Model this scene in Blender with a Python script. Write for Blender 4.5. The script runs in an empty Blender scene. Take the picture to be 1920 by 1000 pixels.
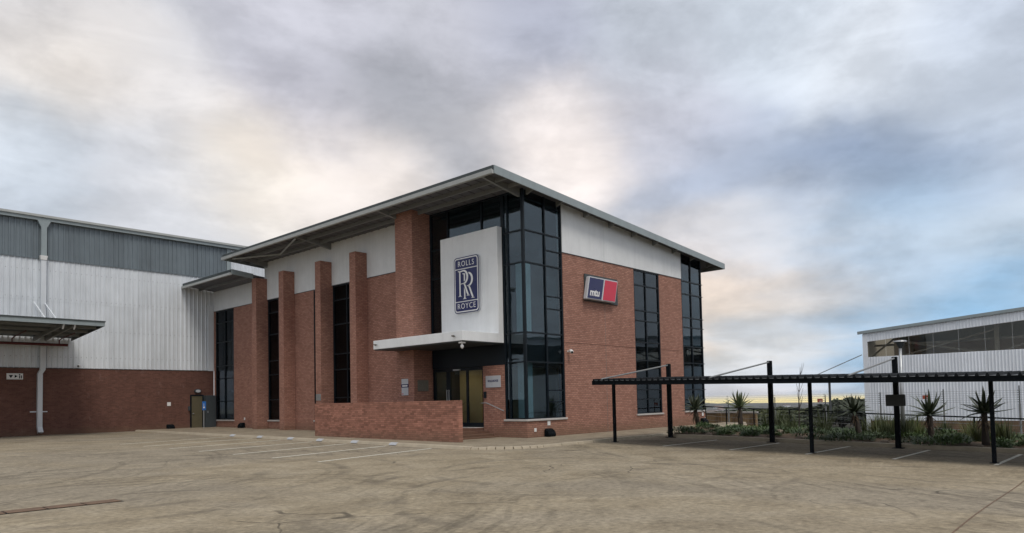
import bpy, bmesh, math, random
from mathutils import Vector, Matrix
from math import radians, sin, cos, pi
S = bpy.context.scene
COL = S.collection
# ------------------------------------------------------------------ camera
cam = bpy.data.cameras.new('camera'); co = bpy.data.objects.new('camera', cam); COL.objects.link(co)
cam.sensor_width = 36; cam.lens = 1329.55 / 1920 * 36; cam.shift_y = 194.1 / 1920
cam.clip_start = 0.1; cam.clip_end = 20000
RT = Vector((0.67517, -0.73736, -0.02120)); UP = Vector((-0.01774, -0.04497, 0.99883)); FW = Vector((0.73745, 0.67400, 0.04344))
M = Matrix((RT, UP, -FW)).transposed().to_4x4(); M.translation = Vector((-23.165, -20.330, 1.7))
co.matrix_world = M; S.camera = co
# ------------------------------------------------------------------ node helper
class NT:
    def __init__(s, tree): s.t = tree; s.n = tree.nodes; s.l = tree.links
    def new(s, typ, **kw):
        n = s.n.new(typ)
        for k, v in kw.items(): setattr(n, k, v)
        return n
    def put(s, sock, v):
        if hasattr(v, 'is_linked') or isinstance(v, bpy.types.NodeSocket): s.l.new(v, sock)
        elif v is not None:
            if isinstance(v, (tuple, list)) and len(v) == 3 and sock.type == 'RGBA': v = (*v, 1)
            sock.default_value = v
    def math(s, op, a, b=None, c=None, clamp=False):
        n = s.new('ShaderNodeMath', operation=op, use_clamp=clamp)
        for i, v in enumerate((a, b, c)):
            if v is not None: s.put(n.inputs[i], v)
        return n.outputs[0]
    def vmath(s, op, a, b=None, sc=None):
        n = s.new('ShaderNodeVectorMath', operation=op)
        s.put(n.inputs[0], a)
        if b is not None: s.put(n.inputs[1], b)
        if sc is not None: s.put(n.inputs['Scale'], sc)
        return n.outputs['Value'] if op in ('DISTANCE', 'LENGTH', 'DOT_PRODUCT') else n.outputs[0]
    def mix(s, f, a, b, mode='MIX'):
        n = s.new('ShaderNodeMix', data_type='RGBA', blend_type=mode)
        s.put(n.inputs[0], f); s.put(n.inputs[6], a); s.put(n.inputs[7], b); return n.outputs[2]
    def noise(s, vec, scale, detail=4, rough=.55, dist=0, dims='3D'):
        n = s.new('ShaderNodeTexNoise', noise_dimensions=dims)
        if vec is not None: s.put(n.inputs['Vector'], vec)
        n.inputs['Scale'].default_value = scale; n.inputs['Detail'].default_value = detail
        n.inputs['Roughness'].default_value = rough; n.inputs['Distortion'].default_value = dist
        return n.outputs['Fac'], n.outputs['Color']
    def ramp(s, f, stops, interp='LINEAR'):
        n = s.new('ShaderNodeValToRGB'); n.color_ramp.interpolation = interp
        e = n.color_ramp.elements
        while len(e) < len(stops): e.new(.5)
        for i, (p, c) in enumerate(stops):
            e[i].position = p; e[i].color = (c, c, c, 1) if not isinstance(c, (tuple, list)) else (*c, 1)
        s.put(n.inputs[0], f); return n.outputs[0]
    def mrange(s, v, a, b, c=0., d=1., smooth=True):
        n = s.new('ShaderNodeMapRange', interpolation_type='SMOOTHSTEP' if smooth else 'LINEAR')
        s.put(n.inputs[0], v)
        for i, q in enumerate((a, b, c, d)): n.inputs[i + 1].default_value = q
        return n.outputs[0]
    def comb(s, x, y, z):
        n = s.new('ShaderNodeCombineXYZ'); s.put(n.inputs[0], x); s.put(n.inputs[1], y); s.put(n.inputs[2], z); return n.outputs[0]
    def sep(s, v):
        n = s.new('ShaderNodeSeparateXYZ'); s.put(n.inputs[0], v); return n.outputs
# ------------------------------------------------------------------ world: broken evening cloud
SUN_EL, SUN_DIR = 57, (-0.42, -0.91)
W = bpy.data.worlds.new('World'); S.world = W; W.use_nodes = True
nt = NT(W.node_tree); nt.n.clear()
sky = nt.new('ShaderNodeTexSky', sky_type='NISHITA', sun_disc=False)
sky.sun_elevation = radians(SUN_EL); sky.sun_rotation = math.atan2(SUN_DIR[0], SUN_DIR[1])
dirv = nt.new('ShaderNodeTexCoord').outputs['Generated']
sx, sy, sz = nt.sep(dirv)
zc = nt.math('MAXIMUM', sz, 0.0)
den = nt.math('ADD', zc, 0.16)
flat = nt.comb(nt.math('DIVIDE', sx, den), nt.math('DIVIDE', sy, den), 0.0)
_, w1 = nt.noise(flat, 1.1, 5, .55)
_, w2 = nt.noise(dirv, 9.0, 4, .6)
wd = nt.vmath('ADD', dirv, nt.vmath('SCALE', nt.vmath('SUBTRACT', w1, (.5, .5, .5)), sc=.16))
wd = nt.vmath('ADD', wd, nt.vmath('SCALE', nt.vmath('SUBTRACT', w2, (.5, .5, .5)), sc=.035))
wd = nt.vmath('MULTIPLY', wd, (1, 1, 1.35))
SKY = [(0.194,0.885,0.423,0.68,0.665,0.67),(0.237,0.896,0.376,0.75,0.695,0.635),(0.192,0.937,0.291,0.57,0.615,0.675),
(0.309,0.877,0.368,0.66,0.65,0.66),(0.346,0.896,0.279,0.617,0.624,0.651),(0.428,0.853,0.300,0.745,0.687,0.617),
(0.457,0.759,0.464,0.61,0.61,0.665),(0.551,0.737,0.392,0.41,0.415,0.44),(0.642,0.673,0.368,0.43,0.43,0.45),
(0.476,0.793,0.380,0.552,0.546,0.597),(0.630,0.639,0.442,0.578,0.578,0.624),(0.681,0.564,0.468,0.474,0.491,0.565),
(0.736,0.577,0.356,0.761,0.708,0.687),(0.536,0.788,0.303,0.73,0.672,0.631),(0.772,0.441,0.457,0.546,0.578,0.631),
(0.837,0.326,0.439,0.631,0.68,0.745),(0.888,0.240,0.393,0.701,0.738,0.791),(0.808,0.457,0.371,0.552,0.552,0.604),
(0.849,0.420,0.322,0.403,0.448,0.538),(0.916,0.290,0.278,0.331,0.383,0.485),(0.945,0.203,0.258,0.382,0.442,0.545),
(0.909,0.349,0.228,0.565,0.604,0.665),(0.946,0.252,0.203,0.342,0.458,0.594),(0.976,0.153,0.158,0.527,0.578,0.644),
(0.948,0.112,0.297,0.503,0.558,0.644),(0.964,0.223,0.147,0.456,0.552,0.665),(0.895,0.427,0.131,0.796,0.658,0.542),
(0.936,0.337,0.097,0.726,0.604,0.493),(0.916,0.394,0.072,0.552,0.617,0.687),(0.949,0.310,0.058,0.276,0.459,0.66),
(0.984,0.141,0.107,0.285,0.442,0.614),(0.926,0.378,0.019,0.631,0.624,0.658),(0.949,0.280,0.147,0.61,0.61,0.631),
(0.890,0.407,0.207,0.658,0.631,0.631),(0.918,0.100,0.384,0.552,0.597,0.672),(0.924,0.152,0.351,0.61,0.658,0.73)]
acc = None; wsum = None; SIG = .07
for (x, y, z, r, g_, b) in SKY:
    lum = .3 * r + .55 * g_ + .15 * b; lk = lum + (lum - .58) * .35; r, g_, b = (lk + (c_ - lum) * 1.22 for c_ in (r, g_, b))
    dd = nt.vmath('DISTANCE', wd, (x, y, z * 1.35))
    w = nt.math('POWER', 2.718, nt.math('MULTIPLY', nt.math('MULTIPLY', dd, dd), -1 / (SIG * SIG)))
    cv = nt.vmath('SCALE', (r, g_, b), sc=w)
    acc = cv if acc is None else nt.vmath('ADD', acc, cv)
    wsum = w if wsum is None else nt.math('ADD', wsum, w)
acc = nt.vmath('ADD', acc, (.58 * .02, .60 * .02, .645 * .02)); wsum = nt.math('ADD', wsum, .02)
cloud = nt.vmath('SCALE', acc, sc=nt.math('DIVIDE', 1.0, wsum))
n1, _ = nt.noise(flat, 1.3, 9, .54, .15)
n2, _ = nt.noise(flat, .6, 5, .55, .3)
n3, _ = nt.noise(nt.vmath('MULTIPLY', dirv, (1, 1, 1.7)), 6.5, 11, .60, .12)
n4, _ = nt.noise(nt.vmath('MULTIPLY', dirv, (2.2, 2.2, 9.)), 2.2, 7, .6, .8)
mod = nt.math('ADD', nt.mrange(n1, .38, .62, .90, 1.12), nt.mrange(n3, .38, .62, -.095, .095))
mod = nt.math('ADD', mod, nt.mrange(n4, .38, .64, -.035, .035))
cloud = nt.vmath('SCALE', cloud, sc=mod)
warm = nt.mrange(n2, .45, .62, 0, .35)
cloud = nt.mix(warm, cloud, nt.vmath('MULTIPLY', cloud, (1.07, 1.01, .93)))
# bright yellow strip of clear evening sky low on the horizon, facing away from the yard
az = nt.vmath('DOT_PRODUCT', dirv, (.93, .37, 0))
strip = nt.math('MULTIPLY', nt.mrange(sz, -.03, -.02, 0, 1), nt.mrange(sz, -.008, .003, 1, 0))
strip = nt.math('MULTIPLY', strip, nt.mrange(az, .55, .95, 0, 1))
cloud = nt.mix(strip, cloud, (1.0, .82, .36))
skyc = nt.vmath('SCALE', sky.outputs[0], sc=.09)
col = nt.mix(.10, cloud, skyc)
bg = nt.new('ShaderNodeBackground'); nt.put(bg.inputs[0], col); bg.inputs[1].default_value = 1.05
nt.l.new(bg.outputs[0], nt.new('ShaderNodeOutputWorld').inputs[0])
# ------------------------------------------------------------------ sun behind the cloud, exposure
sl = bpy.data.lights.new('sun', 'SUN'); sl.energy = 1.4; sl.angle = radians(22); sl.color = (1, .93, .84)
so = bpy.data.objects.new('sun', sl); COL.objects.link(so)
sd = Vector((SUN_DIR[0] * cos(radians(SUN_EL)), SUN_DIR[1] * cos(radians(SUN_EL)), sin(radians(SUN_EL))))
so.rotation_euler = sd.to_track_quat('Z', 'Y').to_euler(); so.location = (-30, -30, 40)
S.view_settings.view_transform = 'Standard'; S.view_settings.look = 'None'; S.view_settings.exposure = 0.17; S.view_settings.gamma = 1
S.render.engine = 'CYCLES'; S.cycles.use_denoising = True; S.cycles.max_bounces = 7; S.cycles.transparent_max_bounces = 12
S.cycles.caustics_reflective = False; S.cycles.caustics_refractive = False
# ------------------------------------------------------------------ geometry helpers
OFF = {}
class MB:
    def __init__(s): s.v = []; s.f = []
    def add(s, vs, fs):
        o = len(s.v); s.v += [tuple(p) for p in vs]; s.f += [tuple(i + o for i in f) for f in fs]; return s
    def hexa(s, p):
        return s.add(p, [(0, 3, 2, 1), (4, 5, 6, 7), (0, 1, 5, 4), (1, 2, 6, 5), (2, 3, 7, 6), (3, 0, 4, 7)])
    def box(s, x0, x1, y0, y1, z0, z1):
        return s.hexa([(x0, y0, z0), (x1, y0, z0), (x1, y1, z0), (x0, y1, z0), (x0, y0, z1), (x1, y0, z1), (x1, y1, z1), (x0, y1, z1)])
    def slab(s, x0, x1, y0, y1, zb, zt):        # zb, zt: functions of (x, y)
        q = [(x0, y0), (x1, y0), (x1, y1), (x0, y1)]
        return s.hexa([(a, b, zb(a, b)) for a, b in q] + [(a, b, zt(a, b)) for a, b in q])
    def prism(s, poly, axis, a, b):              # poly in the two other axes (cyclic order), extruded a..b
        def pt(u, v, w): return {'x': (w, u, v), 'y': (u, w, v), 'z': (u, v, w)}[axis]
        n = len(poly)
        vs = [pt(u, v, a) for u, v in poly] + [pt(u, v, b) for u, v in poly]
        return s.add(vs, [tuple(range(n - 1, -1, -1)), tuple(range(n, 2 * n))] + [(i, (i + 1) % n, (i + 1) % n + n, i + n) for i in range(n)])
    def bar(s, p, q, w, h=None, up=(0, 0, 1)):
        p, q = Vector(p), Vector(q); d = (q - p).normalized(); u = Vector(up)
        if abs(d.dot(u)) > .99: u = Vector((1, 0, 0))
        r = d.cross(u).normalized(); u = r.cross(d); h = h or w; r *= w / 2; u *= h / 2
        return s.hexa([p - r - u, q - r - u, q + r - u, p + r - u, p - r + u, q - r + u, q + r + u, p + r + u])
    def tube(s, pts, r, n=8, cap=True):
        pts = [Vector(p) for p in pts]; rs = r if isinstance(r, (list, tuple)) else [r] * len(pts); rings = []
        ref = None
        for i, p in enumerate(pts):
            d = (pts[min(i + 1, len(pts) - 1)] - pts[max(i - 1, 0)]).normalized()
            if ref is None: ref = Vector((0, 0, 1)) if abs(d.z) < .9 else Vector((1, 0, 0))
            a = d.cross(ref).normalized(); b = d.cross(a).normalized()
            rings.append([p + a * rs[i] * cos(2 * pi * k / n) + b * rs[i] * sin(2 * pi * k / n) for k in range(n)])
        vs = [v for g in rings for v in g]; fs = []
        for i in range(len(pts) - 1):
            for k in range(n): fs.append((i * n + k, i * n + (k + 1) % n, (i + 1) * n + (k + 1) % n, (i + 1) * n + k))
        if cap: fs += [tuple(range(n - 1, -1, -1)), tuple(range((len(pts) - 1) * n, len(pts) * n))]
        return s.add(vs, fs)
    def grid(s, xs, ys, zf, keep=None):
        o = len(s.v); ny = len(ys)
        s.v += [(x, y, zf(x, y)) for x in xs for y in ys]
        for i in range(len(xs) - 1):
            for j in range(ny - 1):
                if keep is None or keep((xs[i] + xs[i + 1]) / 2, (ys[j] + ys[j + 1]) / 2):
                    s.f.append((o + i * ny + j, o + (i + 1) * ny + j, o + (i + 1) * ny + j + 1, o + i * ny + j + 1))
        return s
def build(name, mb, mat, parent=None, smooth=False, bevel=0, base=None):
    off = OFF[parent] if parent is not None else (Vector(base) if base else Vector((0, 0, 0)))
    me = bpy.data.meshes.new(name); me.from_pydata([(v[0] - off.x, v[1] - off.y, v[2] - off.z) for v in mb.v], [], mb.f)
    bm = bmesh.new(); bm.from_mesh(me)
    bmesh.ops.recalc_face_normals(bm, faces=bm.faces)
    if bevel: bmesh.ops.bevel(bm, geom=[e for e in bm.edges if len(e.link_faces) == 2 and e.calc_face_angle(0) > .5], offset=bevel, segments=1, affect='EDGES')
    bm.to_mesh(me); bm.free()
    if smooth: me.polygons.foreach_set('use_smooth', [True] * len(me.polygons))
    me.materials.append(mat)
    o = bpy.data.objects.new(name, me); COL.objects.link(o)
    if parent is not None: o.parent = parent
    else: o.location = off
    OFF[o] = off
    return o
def tag(o, label=None, cat=None, group=None, kind=None):
    for k, v in (('label', label), ('category', cat), ('group', group), ('kind', kind)):
        if v: o[k] = v
    return o
def thing(name, loc, label, cat, group=None):
    o = bpy.data.objects.new(name, None); o.location = loc; COL.objects.link(o); o.empty_display_size = .2
    OFF[o] = Vector(loc); return tag(o, label, cat, group)
def copy_tree(o, loc=None, rz=None, sc=None, parent=None):
    c = o.copy(); COL.objects.link(c); c.parent = parent
    if loc is not None: c.location = loc
    if rz is not None: c.rotation_euler = (0, 0, rz)
    if sc is not None: c.scale = (sc, sc, sc) if not isinstance(sc, tuple) else sc
    for ch in o.children: copy_tree(ch, parent=c)
    return c
# ------------------------------------------------------------------ materials
def newmat(name):
    m = bpy.data.materials.new(name); m.use_nodes = True; t = NT(m.node_tree); t.n.clear()
    b = t.new('ShaderNodeBsdfPrincipled'); t.l.new(b.outputs[0], t.new('ShaderNodeOutputMaterial').inputs[0]); return m, t, b
def bump(t, b, h, strength, dist=.01):
    n = t.new('ShaderNodeBump'); n.inputs['Strength'].default_value = strength; n.inputs['Distance'].default_value = dist
    t.put(n.inputs['Height'], h); t.l.new(n.outputs[0], b.inputs['Normal'])
def plain(name, c, rough=.6, var=.12, scale=3., metal=0., fine=0., spec=.4, streak=0., pers=.02):
    m, t, b = newmat(name); pos = t.new('ShaderNodeNewGeometry').outputs['Position']
    n, _ = t.noise(pos, scale, 5, .6); k = t.mrange(n, .25, .75, 1 - var, 1 + var, False)
    if streak:
        s_, _ = t.noise(t.vmath('MULTIPLY', pos, (3.5, 3.5, .25)), 1.2, 5, .65)
        k = t.math('MULTIPLY', k, t.mrange(s_, .45, .78, 1., 1 - streak, False))
    rn_ = t.new('ShaderNodeObjectInfo').outputs['Random']; k = t.math('MULTIPLY', k, t.mrange(rn_, 0, 1, 1 - pers, 1 + pers, False))
    t.put(b.inputs['Base Color'], t.vmath('SCALE', c, sc=k))
    t.put(b.inputs['Roughness'], t.mrange(n, .2, .8, max(0, rough - .08), min(1, rough + .08), False))
    b.inputs['Metallic'].default_value = metal; b.inputs['Specular IOR Level'].default_value = spec
    if fine: f, _ = t.noise(pos, 90, 3, .6); bump(t, b, f, fine, .004)
    return m
def brickmat(name, c1, c2, mortar, msize=.007, big=.14, stain=.25, bumpk=.5):
    m, t, b = newmat(name); ge = t.new('ShaderNodeNewGeometry'); pos = ge.outputs['Position']
    x, y, z = t.sep(pos); nx, ny, nz = t.sep(ge.outputs['Normal'])
    isx = t.math('GREATER_THAN', t.math('ABSOLUTE', nx), .5)
    u = t.math('ADD', t.math('MULTIPLY', y, isx), t.math('MULTIPLY', x, t.math('SUBTRACT', 1., isx)))
    vec = t.comb(t.math('ADD', u, 300.), t.math('ADD', z, 20.), 0.)
    br = t.new('ShaderNodeTexBrick'); br.offset = .5
    t.put(br.inputs['Vector'], vec); br.inputs['Scale'].default_value = 1; br.inputs['Mortar Size'].default_value = msize
    br.inputs['Mortar Smooth'].default_value = .3; br.inputs['Bias'].default_value = 0.
    br.inputs['Brick Width'].default_value = .232; br.inputs['Row Height'].default_value = .0855
    br.inputs['Color1'].default_value = (*c1, 1); br.inputs['Color2'].default_value = (*c2, 1); br.inputs['Mortar'].default_value = (*mortar, 1)
    n, _ = t.noise(pos, .9, 6, .65); n2, _ = t.noise(t.vmath('MULTIPLY', pos, (2.2, 2.2, .35)), 1.0, 6, .65); n3, _ = t.noise(pos, 14, 3, .6)
    k = t.math('MULTIPLY', t.mrange(n, .25, .75, 1 - big, 1 + big, False), t.mrange(n3, .2, .8, .86, 1.14, False))
    c = t.vmath('SCALE', br.outputs[0], sc=k)
    c = t.mix(t.math('MULTIPLY', t.mrange(n2, .5, .78), stain), c, t.vmath('MULTIPLY', c, (.62, .58, .6)))
    e, _ = t.noise(t.vmath('MULTIPLY', pos, (1, 1, .6)), 1.7, 5, .7)       # pale salt bloom
    c = t.mix(t.math('MULTIPLY', t.mrange(e, .58, .8), .18), c, (.55, .42, .36))
    soil = t.math('MULTIPLY', t.mrange(t.math('ADD', z, t.math('MULTIPLY', n, -.9)), -.35, .35, 1., 0.), .55)   # splash-back soil stain
    c = t.mix(soil, c, (.17, .115, .075))
    t.put(b.inputs['Base Color'], c); b.inputs['Roughness'].default_value = .88; b.inputs['Specular IOR Level'].default_value = .25
    bump(t, b, t.math('ADD', t.math('MULTIPLY', br.outputs[1], -1.), t.math('MULTIPLY', n3, .4)), bumpk, .008)
    return m
M_BRICK = brickmat('red_face_brick', (.455, .235, .175), (.33, .16, .118), (.21, .13, .10), msize=.011, bumpk=.8)
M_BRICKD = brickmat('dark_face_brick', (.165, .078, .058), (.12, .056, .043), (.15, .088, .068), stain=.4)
M_WHITE = plain('white_plaster', (.76, .78, .79), .85, .06, 1.3, fine=.25, streak=.085)
M_CLAD = plain('white_coated_steel', (.71, .75, .79), .42, .07, .7, streak=.16, pers=.05)
M_TEAL = plain('grey_green_coated_steel', (.165, .20, .225), .45, .1, .8, streak=.2, pers=.08)
M_FASC = plain('pale_grey_fascia', (.29, .34, .355), .5, .08, 1.5, streak=.12)
M_GUTTER = plain('pale_gutter', (.42, .44, .43), .5, .08, 2)
M_DARK = plain('dark_green_grey_sheet', (.05, .062, .062), .5, .15, 2)
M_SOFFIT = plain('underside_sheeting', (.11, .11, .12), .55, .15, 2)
M_STEEL = plain('grey_painted_steel', (.21, .22, .22), .5, .1, 3)
M_FRAME = plain('dark_aluminium', (.006, .011, .016), .4, .1, 3, spec=.22)
M_BLACK = plain('black_painted_steel', (.006, .008, .010), .5, .15, 4, spec=.04)
M_SILL = plain('pale_stone_sill', (.50, .48, .46), .8, .1, 4)
M_GALV = plain('galvanised_steel', (.42, .44, .45), .4, .12, 5, metal=.6)
M_WPAINT = plain('white_enamel', (.78, .78, .77), .4, .04, 3)
M_NAVY = plain('navy_enamel', (.018, .022, .10), .32, .05, 3)
M_RED = plain('red_enamel', (.62, .035, .075), .4, .05, 3)
M_LGREY = plain('light_grey_plastic', (.50, .52, .55), .45, .05, 3)
M_DGREY = plain('slate_grey_board', (.055, .065, .07), .55, .15, 5)
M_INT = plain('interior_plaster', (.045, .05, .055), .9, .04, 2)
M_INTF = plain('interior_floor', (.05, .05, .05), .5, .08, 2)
M_COLM = plain('pale_interior_column', (.55, .64, .65), .8, .05, 2)
M_CREAM = plain('cream_lobby_wall', (.54, .46, .29), .8, .08, 2)
M_CONC = plain('kerb_concrete', (.40, .345, .26), .9, .16, 2.5, fine=.4)
M_CONCG = plain('grey_concrete', (.30, .28, .25), .9, .15, 3, fine=.4)
M_PAINT = plain('road_paint', (.78, .76, .66), .8, .18, 9)
M_OLIVE = plain('olive_door', (.115, .10, .06), .5, .12, 3)
M_BLUE = plain('blue_sign', (.03, .16, .50), .4, .05, 3)
M_RUST = plain('rusty_grate', (.15, .095, .06), .85, .3, 6)
M_MAROON = plain('maroon_pipe', (.10, .018, .018), .5, .1, 3)
M_ORANGE = plain('orange_red_sign', (.38, .085, .045), .5, .1, 8)
M_BRONZE = plain('weathered_plaque', (.17, .16, .14), .45, .2, 12)
M_TAN = plain('tan_plaster', (.24, .165, .085), .9, .15, 1.2)
M_BARK = plain('aloe_trunk', (.05, .04, .034), .95, .3, 12, fine=.8)
def glassmat(name, tint, ior):
    m, t, b = newmat(name); t.n.remove(b)
    out = [n for n in t.n if n.type == 'OUTPUT_MATERIAL'][0]
    tr = t.new('ShaderNodeBsdfTransparent'); tr.inputs[0].default_value = (*tint, 1)
    gl = t.new('ShaderNodeBsdfGlossy'); gl.inputs['Roughness'].default_value = .015; gl.inputs['Color'].default_value = (.80, .90, .98, 1)
    ge = t.new('ShaderNodeNewGeometry'); cs = t.math('ABSOLUTE', t.vmath('DOT_PRODUCT', ge.outputs['Incoming'], ge.outputs['Normal']))
    fr = t.math('ADD', t.math('MULTIPLY', t.math('POWER', t.math('SUBTRACT', 1., cs), 5.), 1 - ior), ior, clamp=True)
    pos = t.new('ShaderNodeNewGeometry').outputs['Position']
    n, _ = t.noise(pos, .8, 2, .5); bp = t.new('ShaderNodeBump'); bp.inputs['Strength'].default_value = .05; bp.inputs['Distance'].default_value = .05
    t.put(bp.inputs['Height'], n); t.l.new(bp.outputs[0], gl.inputs['Normal'])
    mx = t.new('ShaderNodeMixShader'); t.l.new(fr, mx.inputs[0]); t.l.new(tr.outputs[0], mx.inputs[1]); t.l.new(gl.outputs[0], mx.inputs[2])
    t.l.new(mx.outputs[0], out.inputs[0]); return m
M_GLASS = glassmat('tinted_glass', (.58, .68, .71), .065)
M_GLASSM = glassmat('mid_tinted_glass', (.28, .36, .40), .07)
M_GLASSD = glassmat('dark_glass', (.22, .24, .26), .018)
M_DOORG = glassmat('door_glass', (.86, .87, .84), .03)
M_POLY = glassmat('translucent_sheeting', (.84, .81, .75), .03)
def emit(name, c, s):
    m, t, b = newmat(name); b.inputs['Base Color'].default_value = (*c, 1); b.inputs['Emission Color'].default_value = (*c, 1); b.inputs['Emission Strength'].default_value = s; return m
M_LAMP = emit('lit_ceiling_lamp', (1, .86, .55), 7)
M_SPOT = emit('lit_office_lamp', (1, .97, .9), 60)
def ground_mat():
    m, t, b = newmat('worn_asphalt'); pos = t.new('ShaderNodeNewGeometry').outputs['Position']
    x, y, z = t.sep(pos)
    big, _ = t.noise(pos, .13, 5, .6, .6); mid, _ = t.noise(pos, .7, 6, .65, .4); fine, _ = t.noise(pos, 9, 5, .7); gr, _ = t.noise(pos, 70, 3, .6)
    c = t.ramp(mid, [(.28, (.29, .237, .16)), (.5, (.42, .352, .245)), (.72, (.52, .445, .325))])
    c = t.mix(t.mrange(big, .4, .62, 0, .6), c, (.37, .325, .255))
    c = t.vmath('SCALE', c, sc=t.mrange(fine, .25, .75, .58, 1.42, False)); c = t.vmath('SCALE', c, sc=t.mrange(gr, .2, .8, .82, 1.18, False))
    # scuffs and tyre tracks: arcs swept by turning cars, broken up by noise
    wob, wc = t.noise(pos, .3, 3, .5); off_ = t.vmath('SUBTRACT', wc, (.5, .5, .5))
    pw = t.vmath('ADD', pos, t.vmath('SCALE', off_, sc=2.2)); p2 = t.vmath('MULTIPLY', t.vmath('ADD', pos, t.vmath('SCALE', off_, sc=1.4)), (1, 1, 0))
    patch, _ = t.noise(pos, .14, 3, .5); brk, _ = t.noise(pos, .6, 5, .65)
    for i_, (cx, cy, fr_, dk, lo, hi) in enumerate(((-19, -8, 2.6, .68, .44, .60), (-9, -19, 2.2, .69, .45, .60), (-27, 9, 2.0, .72, .44, .58), (-4, -2, 3.4, 1.22, .45, .62), (-22, -13, 4.2, 1.2, .46, .62))):
        r = t.vmath('DISTANCE', p2, (cx, cy, 0))
        an, _ = t.noise(t.comb(t.math('MULTIPLY', r, fr_), t.math('MULTIPLY', x, .10), t.math('ADD', t.math('MULTIPLY', y, .10), i_ * 7.3)), 1.3, 5, .6)
        msk = t.math('MULTIPLY', t.mrange(an, .50, .63), t.mrange(patch if i_ % 2 == 0 else brk, lo, hi))
        c = t.mix(t.math('MULTIPLY', msk, .85), c, t.vmath('SCALE', c, sc=dk))
    for (cx, cy, rad, wd_, amt) in ((-17.5, -1.0, 6.2, .22, .42), (-17.5, -1.0, 7.7, .2, .38), (-11.5, -13.5, 5.0, .2, .42), (-11.5, -13.5, 6.45, .2, .38), (-21, 2.5, 9.0, .25, .35), (-9, -9.5, 3.6, .18, .35), (-9, -9.5, 5.1, .18, .3)):
        r = t.vmath('DISTANCE', t.vmath('MULTIPLY', t.vmath('ADD', pos, t.vmath('SCALE', off_, sc=.8)), (1, 1, 0)), (cx, cy, 0))
        d = t.math('ABSOLUTE', t.math('SUBTRACT', r, rad))
        msk = t.math('MULTIPLY', t.mrange(d, .04, wd_, 1, 0), t.mrange(t.noise(pos, .4, 4, .65)[0], .42, .6))
        c = t.mix(t.math('MULTIPLY', msk, amt), c, (.15, .128, .10))
    # sandy wash-out against kerbs and walls, oil stains
    ed, _ = t.noise(pos, 1.3, 5, .65)
    oil, _ = t.noise(pos, .55, 5, .6); c = t.mix(t.mrange(oil, .64, .74, 0, .45), c, (.12, .105, .09))
    st, _ = t.noise(pos, 3.1, 7, .75); c = t.mix(t.mrange(st, .56, .74, 0, .5), c, (.56, .49, .37)); dk2, _ = t.noise(pos, 4.3, 6, .75); c = t.mix(t.mrange(dk2, .56, .74, 0, .6), c, (.20, .17, .13))
    # hairline cracks
    vo = t.new('ShaderNodeTexVoronoi', feature='DISTANCE_TO_EDGE'); t.put(vo.inputs['Vector'], pw); vo.inputs['Scale'].default_value = .16
    ck = t.math('MULTIPLY', t.mrange(vo.outputs['Distance'], .001, .004, 1, 0), t.mrange(t.noise(pos, .3, 3, .5)[0], .52, .6))
    c = t.mix(t.math('MULTIPLY', ck, .7), c, (.07, .06, .05))
    c = t.vmath('SCALE', c, sc=.70)
    t.put(b.inputs['Base Color'], c); b.inputs['Roughness'].default_value = .93; b.inputs['Specular IOR Level'].default_value = .2
    bump(t, b, t.math('ADD', t.math('MULTIPLY', fine, .7), gr), .5, .006); return m
M_ASPH = ground_mat()
def earth(name, a, b_, c_, sc=.5):
    m, t, b = newmat(name); pos = t.new('ShaderNodeNewGeometry').outputs['Position']
    n, _ = t.noise(pos, sc, 8, .68, .3); f, _ = t.noise(pos, 22, 4, .7)
    c = t.ramp(n, [(.3, a), (.5, b_), (.7, c_)]); c = t.vmath('SCALE', c, sc=t.mrange(f, .2, .8, .7, 1.3, False))
    t.put(b.inputs['Base Color'], c); b.inputs['Roughness'].default_value = .95; bump(t, b, f, .8, .03); return m
M_APRON = earth('sandy_paving', (.19, .155, .11), (.27, .225, .16), (.34, .29, .21), 1.1)
M_SOIL = earth('garden_mulch', (.075, .05, .032), (.13, .09, .058), (.22, .17, .11), 1.6)
M_LAND = earth('dry_veld', (.022, .026, .02), (.05, .048, .034), (.13, .11, .075), .02)
def leafmat(name, a, b_, rough=.55):
    m, t, b = newmat(name); ge = t.new('ShaderNodeNewGeometry'); n, _ = t.noise(ge.outputs['Position'], 2.2, 4, .6)
    rn = t.new('ShaderNodeObjectInfo').outputs['Random']
    f = t.math('ADD', t.math('MULTIPLY', ge.outputs['Random Per Island'], .55), t.math('MULTIPLY', n, .5))
    c = t.mix(f, a, b_); c = t.mix(t.mrange(rn, .55, 1., 0, .45), c, t.vmath('MULTIPLY', c, (1.7, 1.5, .9))); c = t.vmath('SCALE', c, sc=t.mrange(rn, 0, 1, .7, 1.3, False))
    t.put(b.inputs['Base Color'], c); b.inputs['Roughness'].default_value = rough; return m
M_ALOE = leafmat('aloe_leaf', (.028, .045, .026), (.085, .11, .06)); M_DEADLEAF = leafmat('dead_aloe_leaf', (.07, .05, .035), (.13, .095, .06), .9)
M_SHRUB = leafmat('succulent_leaf', (.03, .062, .024), (.085, .135, .05)); M_REED = leafmat('reed_green', (.04, .06, .02), (.10, .12, .045), .7)
M_TREE = leafmat('scrub_leaf', (.035, .05, .028), (.075, .09, .05), .8)
M_ROCK = plain('garden_rock', (.22, .18, .14), .95, .25, 4, fine=.6)
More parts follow.
